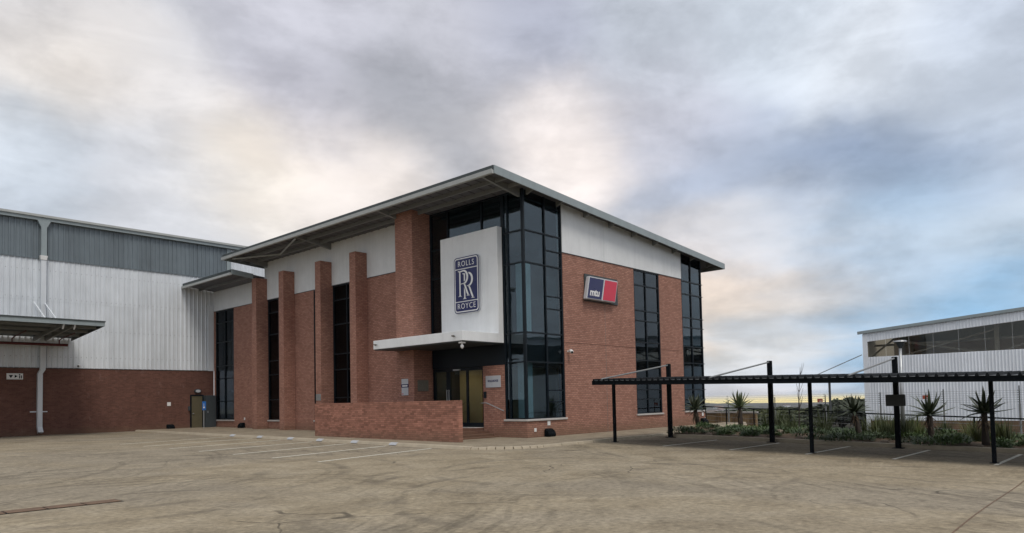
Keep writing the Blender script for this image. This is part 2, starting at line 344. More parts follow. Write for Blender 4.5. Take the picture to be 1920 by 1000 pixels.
# ------------------------------------------------------------------ ground heights
def ss(a, b, x):
    t = min(1, max(0, (x - a) / (b - a))); return t * t * (3 - 2 * t)
def gz(x, y): return .0075 * max(min(y, 40), 0) - .0228 * max(0, -3.8 - max(y, -30)) * ss(-14, -2, x)
def tz(x, y):
    z = gz(x, y) - .06 - 1.0 * ss(14, 34, x)
    if x > 34:
        d = x - 34; z -= .036 * min(d, 266) + .043 * max(0, min(d, 1500) - 266)
        if d > 1500: z += .0070 * (min(d, 3600) - 1500)
        if d > 1300: z += (6 * sin(x * .004 + y * .0061) + 5 * sin(y * .0103 + 1.3)) * ss(1300, 2200, d)
    return z
def frange(a, b, s):
    n = max(1, round((b - a) / s)); return [a + (b - a) * i / n for i in range(n + 1)]
gx = [-6000, -2000, -600, -200, -90] + frange(-60, 60, 3) + [75, 95, 120, 150, 190, 240, 300, 400, 520, 700, 900, 1150, 1400] + frange(1550, 4600, 220)
gy = [-6000, -3000, -1500, -800, -400, -200, -120, -80] + frange(-60, 60, 3) + [80, 110, 150, 210, 300] + frange(420, 2400, 180) + [3200, 4500, 6000]
tag(build('ground', MB().grid(gx, gy, tz), M_LAND, smooth=True), kind='structure')
yx = frange(-60, -16, 2) + frange(-15, 3.9, .9) + frange(4.3, 20, .4); yy = frange(-60, -32, 4) + frange(-30, -6, .8) + frange(-5.7, -.3, .3) + frange(0, 29.85, 2.)
tag(build('parking_yard', MB().grid(yx, yy, gz, lambda x, y: x < 9.5 or (y > -4.6 + .26 * (x - 4) and x < 19)), M_ASPH, smooth=True), kind='structure')
# ------------------------------------------------------------------ pavement and kerbs
KX, KY = -5.45, -3.75
def arc(cx, cy, r, a0, a1, n): return [(cx + r * cos(radians(a0 + (a1 - a0) * i / n)), cy + r * sin(radians(a0 + (a1 - a0) * i / n))) for i in range(n + 1)]
ap = [(KX + .12, 29.88)] + [(KX + .12, y) for y in (24, 18, 12, 6, 1)] + arc(KX + 2.12, KY + 2.12, 2.0, 180, 270, 8) + [(-1, KY + .12), (1.2, KY + .12), (3.9, KY + .12), (12, -2.45), (18.9, -1.2)]
inn = [(.05, 29.88), (.05, 24), (.05, 18), (.05, 12), (.05, 6), (.05, 1)] + [(.05, .05)] * 9 + [(.06, .05), (1.2, .05), (3.9, .05), (12, .05), (18.9, .05)]
m_ = MB(); vs = []
for (a, b) in zip(ap, inn): vs += [(a[0], a[1], gz(*a) + .065), (b[0], b[1], gz(*b) + .075)]
m_.add(vs, [(2 * i, 2 * i + 2, 2 * i + 3, 2 * i + 1) for i in range(len(ap) - 1)])
tag(build('pavement', m_, M_APRON), kind='structure')
kp = [(KX, y) for y in frange(29.4, .0, 1.0)][:-1] + arc(KX + 2.0, KY + 2.0, 2.0, 180, 270, 10) + [(x, KY) for x in frange(-2.4, 3.6, 1.0)] + [(3.9 + 8.1 * i / 8, -3.75 + 1.18 * i / 8) for i in range(9)] + [(12 + 6.9 * i / 7, -2.57 + 1.25 * i / 7) for i in range(1, 8)]
kerb = tag(bpy.data.objects.new('kerb', None), kind='structure'); COL.objects.link(kerb); OFF[kerb] = Vector((0, 0, 0))
random.seed(2)
def kerb_run(pts, parent, name, hh, inner, rnd=.012):
    for i in range(len(pts) - 1):
        a, b = Vector((*pts[i], 0)), Vector((*pts[i + 1], 0)); d = (b - a); n = Vector((d.y, -d.x, 0)).normalized() * -1
        if inner is not None and n.dot(inner((a + b) / 2)) < 0: n = -n
        g_ = d.normalized() * .014; a2, b2 = a + g_, b - g_; dz = random.uniform(-rnd, rnd)
        za, zb = gz(a.x, a.y), gz(b.x, b.y)
        def P_(p, o, z): return (p.x + n.x * o, p.y + n.y * o, z)
        mb = MB().hexa([P_(a2, -.10, za - .1), P_(b2, -.10, zb - .1), P_(b2, .15, zb - .1), P_(a2, .15, za - .1),
                        P_(a2, -.02, za + hh + dz), P_(b2, -.02, zb + hh + dz), P_(b2, .15, zb + hh + .01 + dz), P_(a2, .15, za + hh + .01 + dz)])
        build(name, mb, M_CONC, parent, bevel=.012)
kerb_run(kp, kerb, 'kerb_stone', .085, lambda c: Vector((3, 8, 0)) - c)
bk = tag(bpy.data.objects.new('garden_kerb', None), kind='structure'); COL.objects.link(bk); OFF[bk] = Vector((0, 0, 0))
kerb_run([(4.27, y) for y in frange(-4.5, -24.5, 1.0)], bk, 'kerb_stone', .13, lambda c: Vector((1, 0, 0)))
kerb_run([(x, -4.42 + .26 * (x - 4)) for x in frange(4.4, 14.4, 1.0)], bk, 'kerb_stone', .11, lambda c: Vector((0, -1, 0)))
def bedz(x, y): return gz(x, y) + .10 + .10 * ss(4.1, 6, x) * (.6 + .4 * sin(x * 1.3 + y * .7)) + .05 * sin(y * 1.9 + x) - .35 * ss(10, 15, x)
tag(build('garden_bed', MB().grid(frange(4.4, 15, .55), frange(-26, -1.9, .4), bedz, lambda x, y: y < -4.35 + .26 * (x - 4)), M_SOIL, smooth=True), kind='structure')
# painted bay lines, each its own strip
def strip_line(name, a, b, w, zoff=.005, mat=None):
    a, b = Vector((*a, 0)), Vector((*b, 0)); d = b - a; n = Vector((-d.y, d.x, 0)).normalized() * w / 2; mb = MB(); k = 8; v = []
    for i in range(k + 1):
        p = a + d * i / k
        for q in (p - n, p + n): v.append((q.x, q.y, gz(q.x, q.y) + zoff))
    mb.add(v, [(2 * i, 2 * i + 1, 2 * i + 3, 2 * i + 2) for i in range(k)])
    return build(name, mb, mat or M_PAINT)
for y in (-.9, 1.8, 4.5, 7.2, 9.9, 12.6, 15.3):
    tag(strip_line('bay_line', (-11.4, y - .75), (-5.75, y + .62), .105), kind='structure')
for y in (-6.85, -9.42, -11.97, -14.48, -16.98, -19.5):
    tag(strip_line('bay_line', (-.3, y + .02), (3.82, y - .04), .11), kind='structure')
tag(strip_line('bay_line', (-14.95, -11.5), (-14.3, -12.25), .035, mat=M_CONC), kind='structure')
tag(strip_line('paving_joint', (-2.5, -17.95), (-14.5, -18.45), .02, .006, M_RUST), kind='structure')
dr = thing('trench_drain', (-20, -6, 0), 'narrow rusty trench drain grate set in the yard at lower left', 'drain')
build('channel', MB().box(-26, -18.3, -6.12, -5.64, -.02, .004), M_BLACK, dr)
for i in range(13): build('grate_bar', MB().box(-26 + i * .592, -26 + i * .592 + .56, -6.08, -5.68, .004, .012), M_RUST, dr)
# ------------------------------------------------------------------ office building
ob = thing('office_building', (0, 0, 0), 'two storey red brick office block with white upper band and overhanging mono-pitch roof', 'building')
RS = -.0686
def rz(x): return 11.02 + RS * (x + 2.42)            # underside of the roof edge
def sof(x, y=0): return rz(x) + .2                    # underside of the sheeting
def part(name, mb, mat, par=None, **k): return build(name, mb, mat, par or ob, **k)
WB = 8.58
# right-hand wall (faces -Y)
rw = part('front_wall', MB().box(0, 2.72, 0, .3, -.3, .80).box(2.72, 8.75, 0, .3, -.3, WB).box(8.75, 11.32, 0, .3, -.3, .80).box(11.32, 13.8, 0, .3, -.3, WB).box(13.8, 16.34, 0, .3, -.3, .84), M_BRICK)
part('movement_joint', MB().box(6.04, 6.06, -.004, .0, 0.05, WB), M_BRONZE, rw); part('brick_band', MB().box(2.74, 8.73, -.012, .0, 4.36, 4.42), M_BRICK, rw); part('brick_band', MB().box(11.34, 13.78, -.012, .0, 4.36, 4.42), M_BRICK, rw)
wb = part('white_band', MB().slab(2.70, 6.045, -.018, .3, lambda x, y: WB + .004, sof).slab(6.06, 13.8, -.018, .3, lambda x, y: WB + .004, sof), M_WHITE)
part('drip_edge', MB().box(2.70, 13.8, -.03, 0.0, WB - .025, WB + .003), M_DGREY, wb)
# left-hand wall (faces -X)
WIN = [(12.05, 14.78), (15.0, 16.78), (19.55, 22.2), (26.87, 29.62)]
mb = MB(); y = 6.3
for a, b in WIN: mb.box(0, .3, y, a, -.3, WB).box(0, .3, a, b, -.3, .74); y = b
mb.box(0, .3, y, 29.88, -.3, WB)
lw = part('side_wall', mb, M_BRICK)
for a, b in ((7.6, 11.9), (16.9, 19.4), (22.85, 26.8)): part('brick_band', MB().box(-.012, 0, a, b, 4.36, 4.42), M_BRICK, lw)
wl = part('white_band', MB().slab(-.018, .3, 7.5, 22.55, lambda x, y: WB + .004, sof).box(-.016, .3, 22.56, 29.88, WB + .004, 10.05), M_WHITE)
part('drip_edge', MB().box(-.03, 0, 7.5, 29.88, WB - .025, WB + .003), M_DGREY, wl)
part('rear_wall', MB().slab(16.05, 16.3, 2.7, 22.5, lambda x, y: -.3, sof).slab(.3, 16.05, 22.25, 22.55, lambda x, y: 9.6, sof), M_BRICK)
# projecting fins
for yc in (22.24, 18.88, 14.82, 11.42):
    p = part('brick_fin', MB().box(-.78, -.002, yc, yc + .56, -.2, 9.95), M_BRICK, bevel=.01)
part('brick_tower', MB().slab(-1.14, -.002, 6.21, 7.52, lambda x, y: -.2, lambda x, y: sof(x) - .02), M_BRICK)
# windows: frame members, panes, sill
def window(name, axis, a0, a1, z0, z1, verts, trans, sill=True, spandrel=None, glass=M_GLASS, top=None, d=.07, fw=.075):
    """axis 'y': in the wall y=0 running along x; axis 'x': in the wall x=0 running along y"""
    def bx(mb, u0, u1, d0, d1, q0, q1, topf=None):
        if axis == 'y':
            return mb.slab(u0, u1, d0, d1, lambda x, y: q0, (lambda x, y: top(x)) if topf else (lambda x, y: q1))
        return mb.slab(d0, d1, u0, u1, lambda x, y: q0, (lambda x, y: q1))
    w = part(name, bx(bx(MB(), a0, a0 + fw, .01, .15, z0, z1, top), a1 - fw, a1, .011, .15, z0, z1, top), M_FRAME)
    us = [a0] + list(verts) + [a1]; zs = [z0] + list(trans) + [z1]
    for u in verts: bx2 = part('mullion', bx(MB(), u - .035, u + .035, .013, .14, z0, z1, top), M_FRAME, w)
    for q in [z0 + .03] + list(trans): part('transom', bx(MB(), a0 + fw, a1 - fw, .017, .135, q - .03, q + .03), M_FRAME, w)
    if not top: part('head', bx(MB(), a0 + fw, a1 - fw, .016, .135, z1 - .06, z1), M_FRAME, w)
    for i in range(len(us) - 1):
        for j in range(len(zs) - 1):
            u0, u1, q0, q1 = us[i], us[i + 1], zs[j], zs[j + 1]
            last = top and j == len(zs) - 2
            pm = bx(MB(), u0 + .01, u1 - .01, d, d + .012, q0, q1, top if last else None); ta, tb = random.uniform(-.004, .004), random.uniform(-.004, .004)
            k_ = 1 if axis == 'y' else 0      # each pane sits a hair out of true
            pm.v = [tuple(c + ((ta * (1 if v[1 - k_] > (u0 + u1) / 2 else -1) + tb * (1 if v[2] > (q0 + q1) / 2 else -1)) if j_ == k_ else 0) for j_, c in enumerate(v)) for v in pm.v]
            part('pane', pm, glass, w)
    if spandrel:
        for q0, q1 in spandrel: part('spandrel_panel', bx(MB(), a0 + .02, a1 - .02, d + .06, d + .10, q0, q1), M_FRAME, w)
    if sill: part('sill', bx(MB(), a0 - .06, a1 + .06, -.07, .2, z0 - .085, z0 + .005), M_SILL, w, bevel=.012)
    return w
T1 = [1.62, 2.14, 3.40, 4.70, 5.85, 6.42, 7.80, 8.52, 9.23]
w = window('corner_glazing', 'y', .0, 2.70, .88, 11, [1.49], [3.40, 4.70, 7.80, 9.23], spandrel=[(3.42, 4.68)], top=lambda x: sof(x) - .01)
for q in (1.62, 2.14, 5.85, 6.42, 8.52): part('transom', MB().box(1.525, 2.62, .017, .135, q - .022, q + .022), M_FRAME, w)
part('corner_post', MB().slab(-.004, .05, -.004, .05, lambda x, y: .88, lambda x, y: sof(x) - .012), M_FRAME, w)
window('bay_window', 'y', 8.75, 11.32, .87, WB - .03, [9.95], [1.64, 2.15, 3.72, 4.68, 5.84, 6.38, 7.74], spandrel=[(3.74, 4.66)], glass=M_GLASSM)
w = window('end_glazing', 'y', 13.82, 16.30, .90, 10, [15.0], [1.55, 2.13, 3.69, 4.66, 5.79, 6.36, 7.75, 8.5], spandrel=[(3.71, 4.64)], glass=M_GLASSM, top=lambda x: sof(x) - .01)
for q in (1.55, 2.13, 3.69, 4.66, 5.79, 6.36, 7.75, 8.5): part('transom_end', MB().box(16.30, 16.44, .02, .1, q - .02, q + .02), M_FRAME, w)
# return side of the end glazing
w = part('return_glazing', MB().slab(16.20, 16.31, 2.55, 2.68, lambda x, y: .9, lambda x, y: sof(x) - .01), M_FRAME)
part('pane', MB().slab(16.24, 16.252, .12, 2.55, lambda x, y: .9, lambda x, y: sof(x) - .012), M_GLASSM, w); part('sill', MB().box(16.0, 16.42, .32, 2.7, .815, .9), M_SILL, w)
part('return_plinth', MB().box(16.04, 16.32, .3, 2.7, -.3, .812), M_BRICK, w)
# return of the corner glazing on the side wall, and the high glazing behind the sign
sz_ = sof(.05) - .015
w = window('corner_return_glazing', 'x', .052, 1.29, .88, sz_, [1.0], [3.40, 4.70, 7.80, 9.23], spandrel=[(3.42, 4.68)])
w = window('stair_glazing', 'x', 1.295, 6.205, 4.78, sz_, [2.62, 4.93], [7.8, 9.23], sill=False)
part('plinth', MB().box(0, .3, .3, 1.3, -.3, .80), M_BRICK, rw)
for i, (a, b) in enumerate(WIN):
    window('strip_window', 'x', a, b, .80, WB - .03, [(a + b) / 2], [2.1, 3.7, 4.6, 6.3, 7.7], glass=M_GLASSD, d=.09)
# interior seen through the glass
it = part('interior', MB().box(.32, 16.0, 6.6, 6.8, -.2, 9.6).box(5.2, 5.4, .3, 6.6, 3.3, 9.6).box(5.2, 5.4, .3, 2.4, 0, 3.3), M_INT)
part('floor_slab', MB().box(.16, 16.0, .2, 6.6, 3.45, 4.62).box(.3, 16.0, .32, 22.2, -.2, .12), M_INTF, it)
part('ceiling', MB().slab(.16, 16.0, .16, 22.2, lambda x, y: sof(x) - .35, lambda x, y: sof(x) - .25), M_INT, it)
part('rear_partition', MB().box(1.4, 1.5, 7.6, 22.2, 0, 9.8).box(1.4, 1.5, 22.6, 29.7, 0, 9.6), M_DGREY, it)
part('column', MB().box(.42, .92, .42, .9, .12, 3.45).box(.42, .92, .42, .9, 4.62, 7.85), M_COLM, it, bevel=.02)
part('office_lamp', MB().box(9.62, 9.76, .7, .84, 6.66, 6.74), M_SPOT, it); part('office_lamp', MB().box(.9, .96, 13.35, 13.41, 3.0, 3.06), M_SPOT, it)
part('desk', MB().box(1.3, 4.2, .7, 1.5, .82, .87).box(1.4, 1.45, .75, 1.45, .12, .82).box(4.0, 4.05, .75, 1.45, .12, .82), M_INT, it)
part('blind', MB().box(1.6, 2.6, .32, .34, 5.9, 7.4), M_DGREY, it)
# sign wall and entrance canopy
sp = part('sign_wall', MB().box(-.32, -.004, 1.295, 5.08, 4.72, 9.54), M_WHITE, bevel=.008)
cn = part('entrance_canopy', MB().box(-2.56, -.004, 1.29, 7.49, 4.30, 4.715), M_WHITE, bevel=.008)
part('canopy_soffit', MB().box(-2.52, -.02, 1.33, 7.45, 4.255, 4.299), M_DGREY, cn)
part('plaque_pier', MB().box(0, .3, 1.302, 2.66, -.3, 3.32), M_BRICK); part('entrance_header', MB().box(.05, .25, 1.302, 6.2, 3.33, 4.255), M_FRAME)
# entrance doors
de = part('entrance_doors', MB().box(.16, .26, 2.66, 2.80, .5, 3.32).box(.16, .26, 6.12, 6.3, .5, 3.32).box(.16, .26, 2.8, 6.12, 3.18, 3.32), M_FRAME)
for a, b in ((2.80, 3.86), (3.94, 5.08), (5.32, 6.14)):
    part('pane', MB().box(.205, .217, a, b, .55, 3.18), M_DOORG, de)
for a, b in ((3.84, 3.96), (5.06, 5.34)): part('door_stile', MB().box(.17, .25, a, b, .5, 3.18), M_FRAME, de)
part('door_rail', MB().box(.175, .245, 2.8, 6.12, .5, .72), M_FRAME, de)
for yy_ in (5.12, 5.27): part('pull_handle', MB().tube([(.12, yy_, 1.75), (.12, yy_, 2.3)], .018).bar((.12, yy_, 1.8), (.2, yy_, 1.8), .02).bar((.12, yy_, 2.25), (.2, yy_, 2.25), .02), M_GALV, de)
part('door_closer', MB().box(.06, .16, 4.3, 4.75, 3.2, 3.27), M_GALV, de)
lb = part('lobby', MB().box(4.9, 5.0, 2.2, 6.55, .5, 3.3).box(.32, 4.9, 2.3, 2.4, .5, 3.3).box(2.2, 2.3, 5.0, 6.55, .5, 3.3), M_CREAM)
part('lobby_floor', MB().box(.26, 5, 2.3, 6.58, .3, .5), M_INTF, lb); part('lobby_ceiling', MB().box(.26, 5, 2.3, 6.58, 3.30, 3.4), M_INT, lb)
part('ceiling_lamp', MB().box(1.6, 2.1, 3.0, 3.5, 3.26, 3.298), M_LAMP, lb); part('ceiling_lamp', MB().box(3.4, 3.9, 4.0, 4.5, 3.26, 3.298), M_LAMP, lb); part('ceiling_lamp', MB().box(1.0, 1.4, 5.6, 6.0, 3.26, 3.298), M_LAMP, lb)
part('reception_desk', MB().box(2.6, 3.2, 3.0, 4.6, .5, 1.5), M_FRAME, lb)
# landing and steps
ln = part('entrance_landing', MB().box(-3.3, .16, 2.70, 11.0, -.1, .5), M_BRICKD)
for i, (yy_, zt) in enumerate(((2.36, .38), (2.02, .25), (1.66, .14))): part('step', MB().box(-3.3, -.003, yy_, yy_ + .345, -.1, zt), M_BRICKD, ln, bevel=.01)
part('threshold', MB().box(-.5, .15, 2.72, 6.15, .5, .515), M_SILL, ln)
# roof
X0, X1, Y0, Y1 = -2.42, 18.2, -.60, 23.4
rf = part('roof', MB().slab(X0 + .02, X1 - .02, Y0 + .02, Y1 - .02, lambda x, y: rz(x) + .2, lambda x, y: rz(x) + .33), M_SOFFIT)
part('verge_fascia', MB().slab(X0, X1, Y0 - .03, Y0 + .015, lambda x, y: rz(x), lambda x, y: rz(x) + .34), M_FASC, rf)
part('verge_fascia', MB().slab(X0, X1, Y1 - .015, Y1 + .03, lambda x, y: rz(x) + .02, lambda x, y: rz(x) + .34), M_FASC, rf)
part('end_fascia', MB().box(X1 - .015, X1 + .03, Y0 - .03, Y1, rz(X1) + .0, rz(X1) + .34), M_FASC, rf)
part('eave_fascia', MB().box(X0 - .03, X0 + .015, Y0 + .016, Y1 - .016, rz(X0) + .14, rz(X0) + .345), M_DARK, rf)
part('eave_gutter', MB().prism([(X0 - .13, rz(X0) + .17), (X0 - .11, rz(X0)), (X0 + .03, rz(X0) - .002), (X0 + .05, rz(X0) + .13)], 'y', Y0 + .02, Y1 - .02), M_GUTTER, rf)
for x in [-1.55, -.72] + [.25 + 2.1 * i for i in range(9)]:
    part('purlin', MB().slab(x - .035, x + .035, Y0 + .05, Y1 - .05, lambda q, y: rz(q) + .03, lambda q, y: rz(q) + .2) if x < 0 else
         MB().slab(x - .05, x + .05, Y0 + .03, -.02, lambda q, y: rz(q) - .04 + .20 * (-(y + .02) / .58), lambda q, y: rz(q) + .2), M_STEEL, rf)
for yb in (.22, 7.45, 14.9, 22.2):
    part('rafter', MB().hexa([(-2.3, yb - .06, rz(-2.3) + .06), (-.0, yb - .06, rz(0) - .16), (-.0, yb + .06, rz(0) - .16), (-2.3, yb + .06, rz(-2.3) + .06),
                              (-2.3, yb - .06, rz(-2.3) + .199), (-.0, yb - .06, rz(0) + .199), (-.0, yb + .06, rz(0) + .199), (-2.3, yb + .06, rz(-2.3) + .199)]), M_STEEL, rf)
part('drain_pipe', MB().tube([(-2.3, 22.3, 10.97), (-.95, 18.9, 10.93), (-2.3, 14.9, 10.98)], .045), M_GUTTER, rf)
for i in range(38):      # ribs of the roof sheeting seen from below
    y_ = Y0 + .3 + i * .62
    part('sheeting_rib', MB().slab(X0 + .06, -.02, y_, y_ + .06, lambda q, y: rz(q) + .17, lambda q, y: rz(q) + .199), M_SOFFIT, rf)
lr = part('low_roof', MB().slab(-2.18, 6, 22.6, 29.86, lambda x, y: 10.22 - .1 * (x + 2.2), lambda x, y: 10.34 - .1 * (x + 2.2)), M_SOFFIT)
part('eave_fascia', MB().box(-2.23, -2.19, 22.62, 29.86, 10.17, 10.38), M_DARK, lr); part('eave_gutter', MB().box(-2.33, -2.19, 22.62, 29.86, 10.02, 10.168), M_GUTTER, lr)
part('verge_fascia', MB().slab(-2.24, -.79, 22.56, 22.598, lambda x, y: 10.06 - .1 * (x + 2.2), lambda x, y: 10.38 - .1 * (x + 2.2)), M_FASC, lr)
part('purlin', MB().box(-1.1, -1.03, 22.62, 29.86, 9.95, 10.1), M_STEEL, lr)
# ------------------------------------------------------------------ low brick wall, brick by brick
bw = thing('brick_wall', (-3.44, 5.8, 0), 'low red brick wall screening the entrance landing', 'wall')
BX0, BX1, BY0, BY1 = -3.56, -3.33, .56, 11.05
build('mortar_core', MB().box(BX0 + .007, BX1 - .007, BY0 + .007, BY1 - .007, -.1, 1.74), plain('mortar', (.15, .095, .075), .95, .15, 8), bw)
def brickpiece():
    m, t, b = newmat('single_brick'); ge = t.new('ShaderNodeNewGeometry'); pos = ge.outputs['Position']; x, y, z = t.sep(pos)
    r = t.math('FLOOR', t.math('DIVIDE', z, .0855))
    cell = t.comb(t.math('FLOOR', t.math('ADD', t.math('DIVIDE', t.math('ADD', y, -.56), .232), t.math('MULTIPLY', t.math('MODULO', r, 2.), .5))), r, 0.)
    wn = t.new('ShaderNodeTexWhiteNoise', noise_dimensions='3D'); t.put(wn.inputs['Vector'], cell)
    n, _ = t.noise(pos, 1.1, 5, .65); f, _ = t.noise(pos, 40, 3, .6)
    c = t.mix(wn.outputs['Value'], (.25, .112, .076), (.44, .205, .145))
    c = t.vmath('SCALE', c, sc=t.math('MULTIPLY', t.mrange(n, .25, .75, .78, 1.2, False), t.mrange(f, .2, .8, .85, 1.15, False)))
    soil = t.math('MULTIPLY', t.mrange(t.math('ADD', z, t.math('MULTIPLY', n, -.8)), -.3, .3, 1., 0.), .5)
    c = t.mix(soil, c, (.17, .115, .075))
    t.put(b.inputs['Base Color'], c); b.inputs['Roughness'].default_value = .9; bump(t, b, f, .5, .004); return m
M_BP = brickpiece(); random.seed(8); slots = []
for r in range(20):
    z0 = .0855 * r + .004; o = -.116 if r % 2 else 0.; k = 0
    while True:
        a = BY0 + o + k * .232; b = a + .222; k += 1
        if a >= BY1 - .02: break
        a = max(a, BY0); b = min(b, BY1)
        if b - a > .04: slots.append((BX0 - random.uniform(0, .004), BX1, a, b, z0, z0 + .0755))
for k in range(96): slots.append((BX0 - .004, BX1 + .004, BY0 + k * .1095, BY0 + k * .1095 + .1, 1.7135, 1.765 + random.uniform(0, .004)))
slots.sort(key=lambda s_: s_[2])
rest = MB()
for i, s_ in enumerate(slots):
    if i < 300: build('brick', MB().box(*s_), M_BP, bw)
    else: rest.box(*s_)
tag(build('brickwork', rest, M_BP, bw), kind='stuff')
# ------------------------------------------------------------------ lettering helper
def text_mesh(txt, size, depth=.0, spacing=1., offset=0., align='CENTER'):
    cu = bpy.data.curves.new('lettering', 'FONT'); cu.body = txt; cu.size = size; cu.space_character = spacing; cu.offset = offset
    cu.align_x = align; cu.align_y = 'CENTER'; cu.extrude = depth; cu.resolution_u = 4
    o = bpy.data.objects.new('lettering', cu); COL.objects.link(o); dg = bpy.context.evaluated_depsgraph_get(); dg.update()
    me = bpy.data.meshes.new_from_object(o.evaluated_get(dg)); mb = MB()
    mb.v = [tuple(v.co) for v in me.vertices]; mb.f = [tuple(p.vertices) for p in me.polygons]
    bpy.data.objects.remove(o); return mb
def xform(mb, fn): mb.v = [fn(*v) for v in mb.v]; return mb
def rrect(w, h, r, n=6):
    pts = []
    for cx, cy, a0 in ((w - r, h - r, 0), (-w + r, h - r, 90), (-w + r, -h + r, 180), (w - r, -h + r, 270)):
        pts += [(cx + r * cos(radians(a0 + 90 * i / n)), cy + r * sin(radians(a0 + 90 * i / n))) for i in range(n + 1)]
    return pts
# logo board on the sign wall: local u to the right (=-Y), v up
LG = thing('logo_sign', (-.32, 3.19, 5.82), 'tall navy and white emblem sign with interlocked letters on white entrance wall', 'sign')
LU, LV = 3.19, 7.135
def lp(x): return lambda u, v, w: (x - w, LU - u, LV + v)
def plate(name, w, h, r, x0, x1, mat): return build(name, MB().prism([(LU - u, LV + v) for u, v in rrect(w, h, r)], 'x', x0, x1), mat, LG)
plate('light_box', .82, 1.31, .17, -.43, -.322, M_LGREY); plate('navy_rim', .82, 1.31, .17, -.442, -.431, M_NAVY)
plate('white_border', .775, 1.265, .145, -.446, -.443, M_WPAINT); 
HW, HH = .725, 1.215
def panel(v0, v1, rt, rb):
    pts = []
    for cx, cy, a0, r in ((HW, v1, 0, rt), (-HW, v1, 90, rt), (-HW, v0, 180, rb), (HW, v0, 270, rb)):
        r = max(r, .004); ox = cx - r if cx > 0 else cx + r; oy = cy - r if cy == v1 else cy + r
        pts += [(ox + r * cos(radians(a0 + 15 * i)), oy + r * sin(radians(a0 + 15 * i))) for i in range(7)]
    return [(LU - u, LV + v) for u, v in pts]
for v0, v1, rt, rb in ((.775, HH, .11, 0), (-.755, .735, 0, 0), (-HH, -.795, 0, .11)):
    build('navy_panel', MB().prism(panel(v0, v1, rt, rb), 'x', -.450, -.447), M_NAVY, LG)
for txt, v in (('ROLLS', .985), ('ROYCE', -1.0)):
    mb = text_mesh(txt, .36, .003, 1.2, -.002); build('lettering', xform(mb, lambda u, vv, w, v=v: (-.455 - w, LU - u * .93, LV + v + vv)), M_WPAINT, LG)
def stroke(pts, ws):
    L, R_ = [], []
    for i, p in enumerate(pts):
        a = Vector(pts[max(i - 1, 0)]); b = Vector(pts[min(i + 1, len(pts) - 1)]); d = (b - a).normalized(); n = Vector((-d.y, d.x)); w = ws[i] if isinstance(ws, (list, tuple)) else ws
        L.append(Vector(p) + n * w / 2); R_.append(Vector(p) - n * w / 2)
    return L, R_
def ribbon(mb, pts, ws, x, th, f=1.):
    L, R_ = stroke(pts, [w + f for w in ws] if isinstance(ws, (list, tuple)) else [ws + f] * len(pts)); n = len(pts); v = []
    for q in (x, x - th):
        v += [(q, LU - p.x, LV + p.y) for p in L] + [(q, LU - p.x, LV + p.y) for p in R_]
    fs = []
    for i in range(n - 1):
        fs += [(2 * n + i, 2 * n + i + 1, 3 * n + i + 1, 3 * n + i), (i, i + 1, 2 * n + i + 1, 2 * n + i), (n + i, n + i + 1, 3 * n + i + 1, 3 * n + i)]
    fs += [(0, n, 3 * n, 2 * n), (n - 1, 2 * n - 1, 4 * n - 1, 3 * n - 1)]
    mb.add(v, fs)
def big_r(ox, oy, x, grow, sx_=1.):
    mb = MB(); P_ = lambda *a: [(ox + u * sx_, oy + v) for u, v in a]; th = .004
    ribbon(mb, P_((-.24, .56), (-.24, 0), (-.24, -.50), (-.24, -.56)), [.105, .10, .10, .13], x, th, grow)                       # stem
    ribbon(mb, P_((-.37, .60), (-.25, .575), (-.12, .585), (.0, .60)), [.05, .075, .08, .085], x, th, grow)                        # head serif
    ribbon(mb, P_((-.36, -.585), (-.24, -.57), (-.12, -.585)), [.03, .06, .03], x, th, grow)
    bowl = [(.0 + .27 * cos(radians(a)), .30 + .30 * sin(radians(a))) for a in range(90, -91, -15)]
    ribbon(mb, P_(*bowl), [.085 + .05 * cos(radians(a)) for a in range(90, -91, -15)], x, th, grow)
    ribbon(mb, P_((.02, .0), (-.12, .0), (-.22, -.02)), [.06, .05, .04], x, th, grow)
    ribbon(mb, P_((.03, .01), (.11, -.12), (.19, -.30), (.26, -.46), (.31, -.545)), [.09, .11, .115, .12, .10], x, th, grow)       # leg
    ribbon(mb, P_((.20, -.585), (.31, -.57), (.42, -.585)), [.03, .06, .03], x, th, grow)
    return mb
build('emblem_letter', big_r(.13, -.075, -.451, -.018, .98), M_WPAINT, LG); build('emblem_gap', big_r(-.17, .06, -.4555, .075, .98), M_NAVY, LG); build('emblem_letter', big_r(-.17, .06, -.460, -.018, .98), M_WPAINT, LG)
# slanted two-tone sign on the right-hand wall
MS = thing('company_sign', (5.7, 0, 6.45), 'slanted navy and red light box sign on a slate board high on brick wall', 'sign')
build('backing_board', MB().box(4.34, 7.13, -.07, -.003, 6.45, 7.76), M_DGREY, MS, bevel=.01)
def sheared(x0, x1, z0, z1, y0, y1, sh=.28): return MB().prism([(x0, z0), (x1, z0), (x1 + sh, z1), (x0 + sh, z1)], 'y', y0, y1)
build('light_box', sheared(4.14, 5.40, 6.50, 7.62, -.30, -.075), M_LGREY, MS, bevel=.03); build('light_box', sheared(5.405, 6.56, 6.50, 7.62, -.30, -.075), M_LGREY, MS, bevel=.03)
build('navy_face', sheared(4.20, 5.34, 6.56, 7.56, -.312, -.301, .25), M_NAVY, MS); build('red_face', sheared(5.46, 6.50, 6.56, 7.56, -.312, -.301, .25), M_RED, MS)
build('lettering', xform(text_mesh('mtu', .50, .004, .92, .012), lambda u, v, w: (4.80 + u * 1.05 + v * .25, -.318 - w, 6.84 + v)), M_WPAINT, MS)
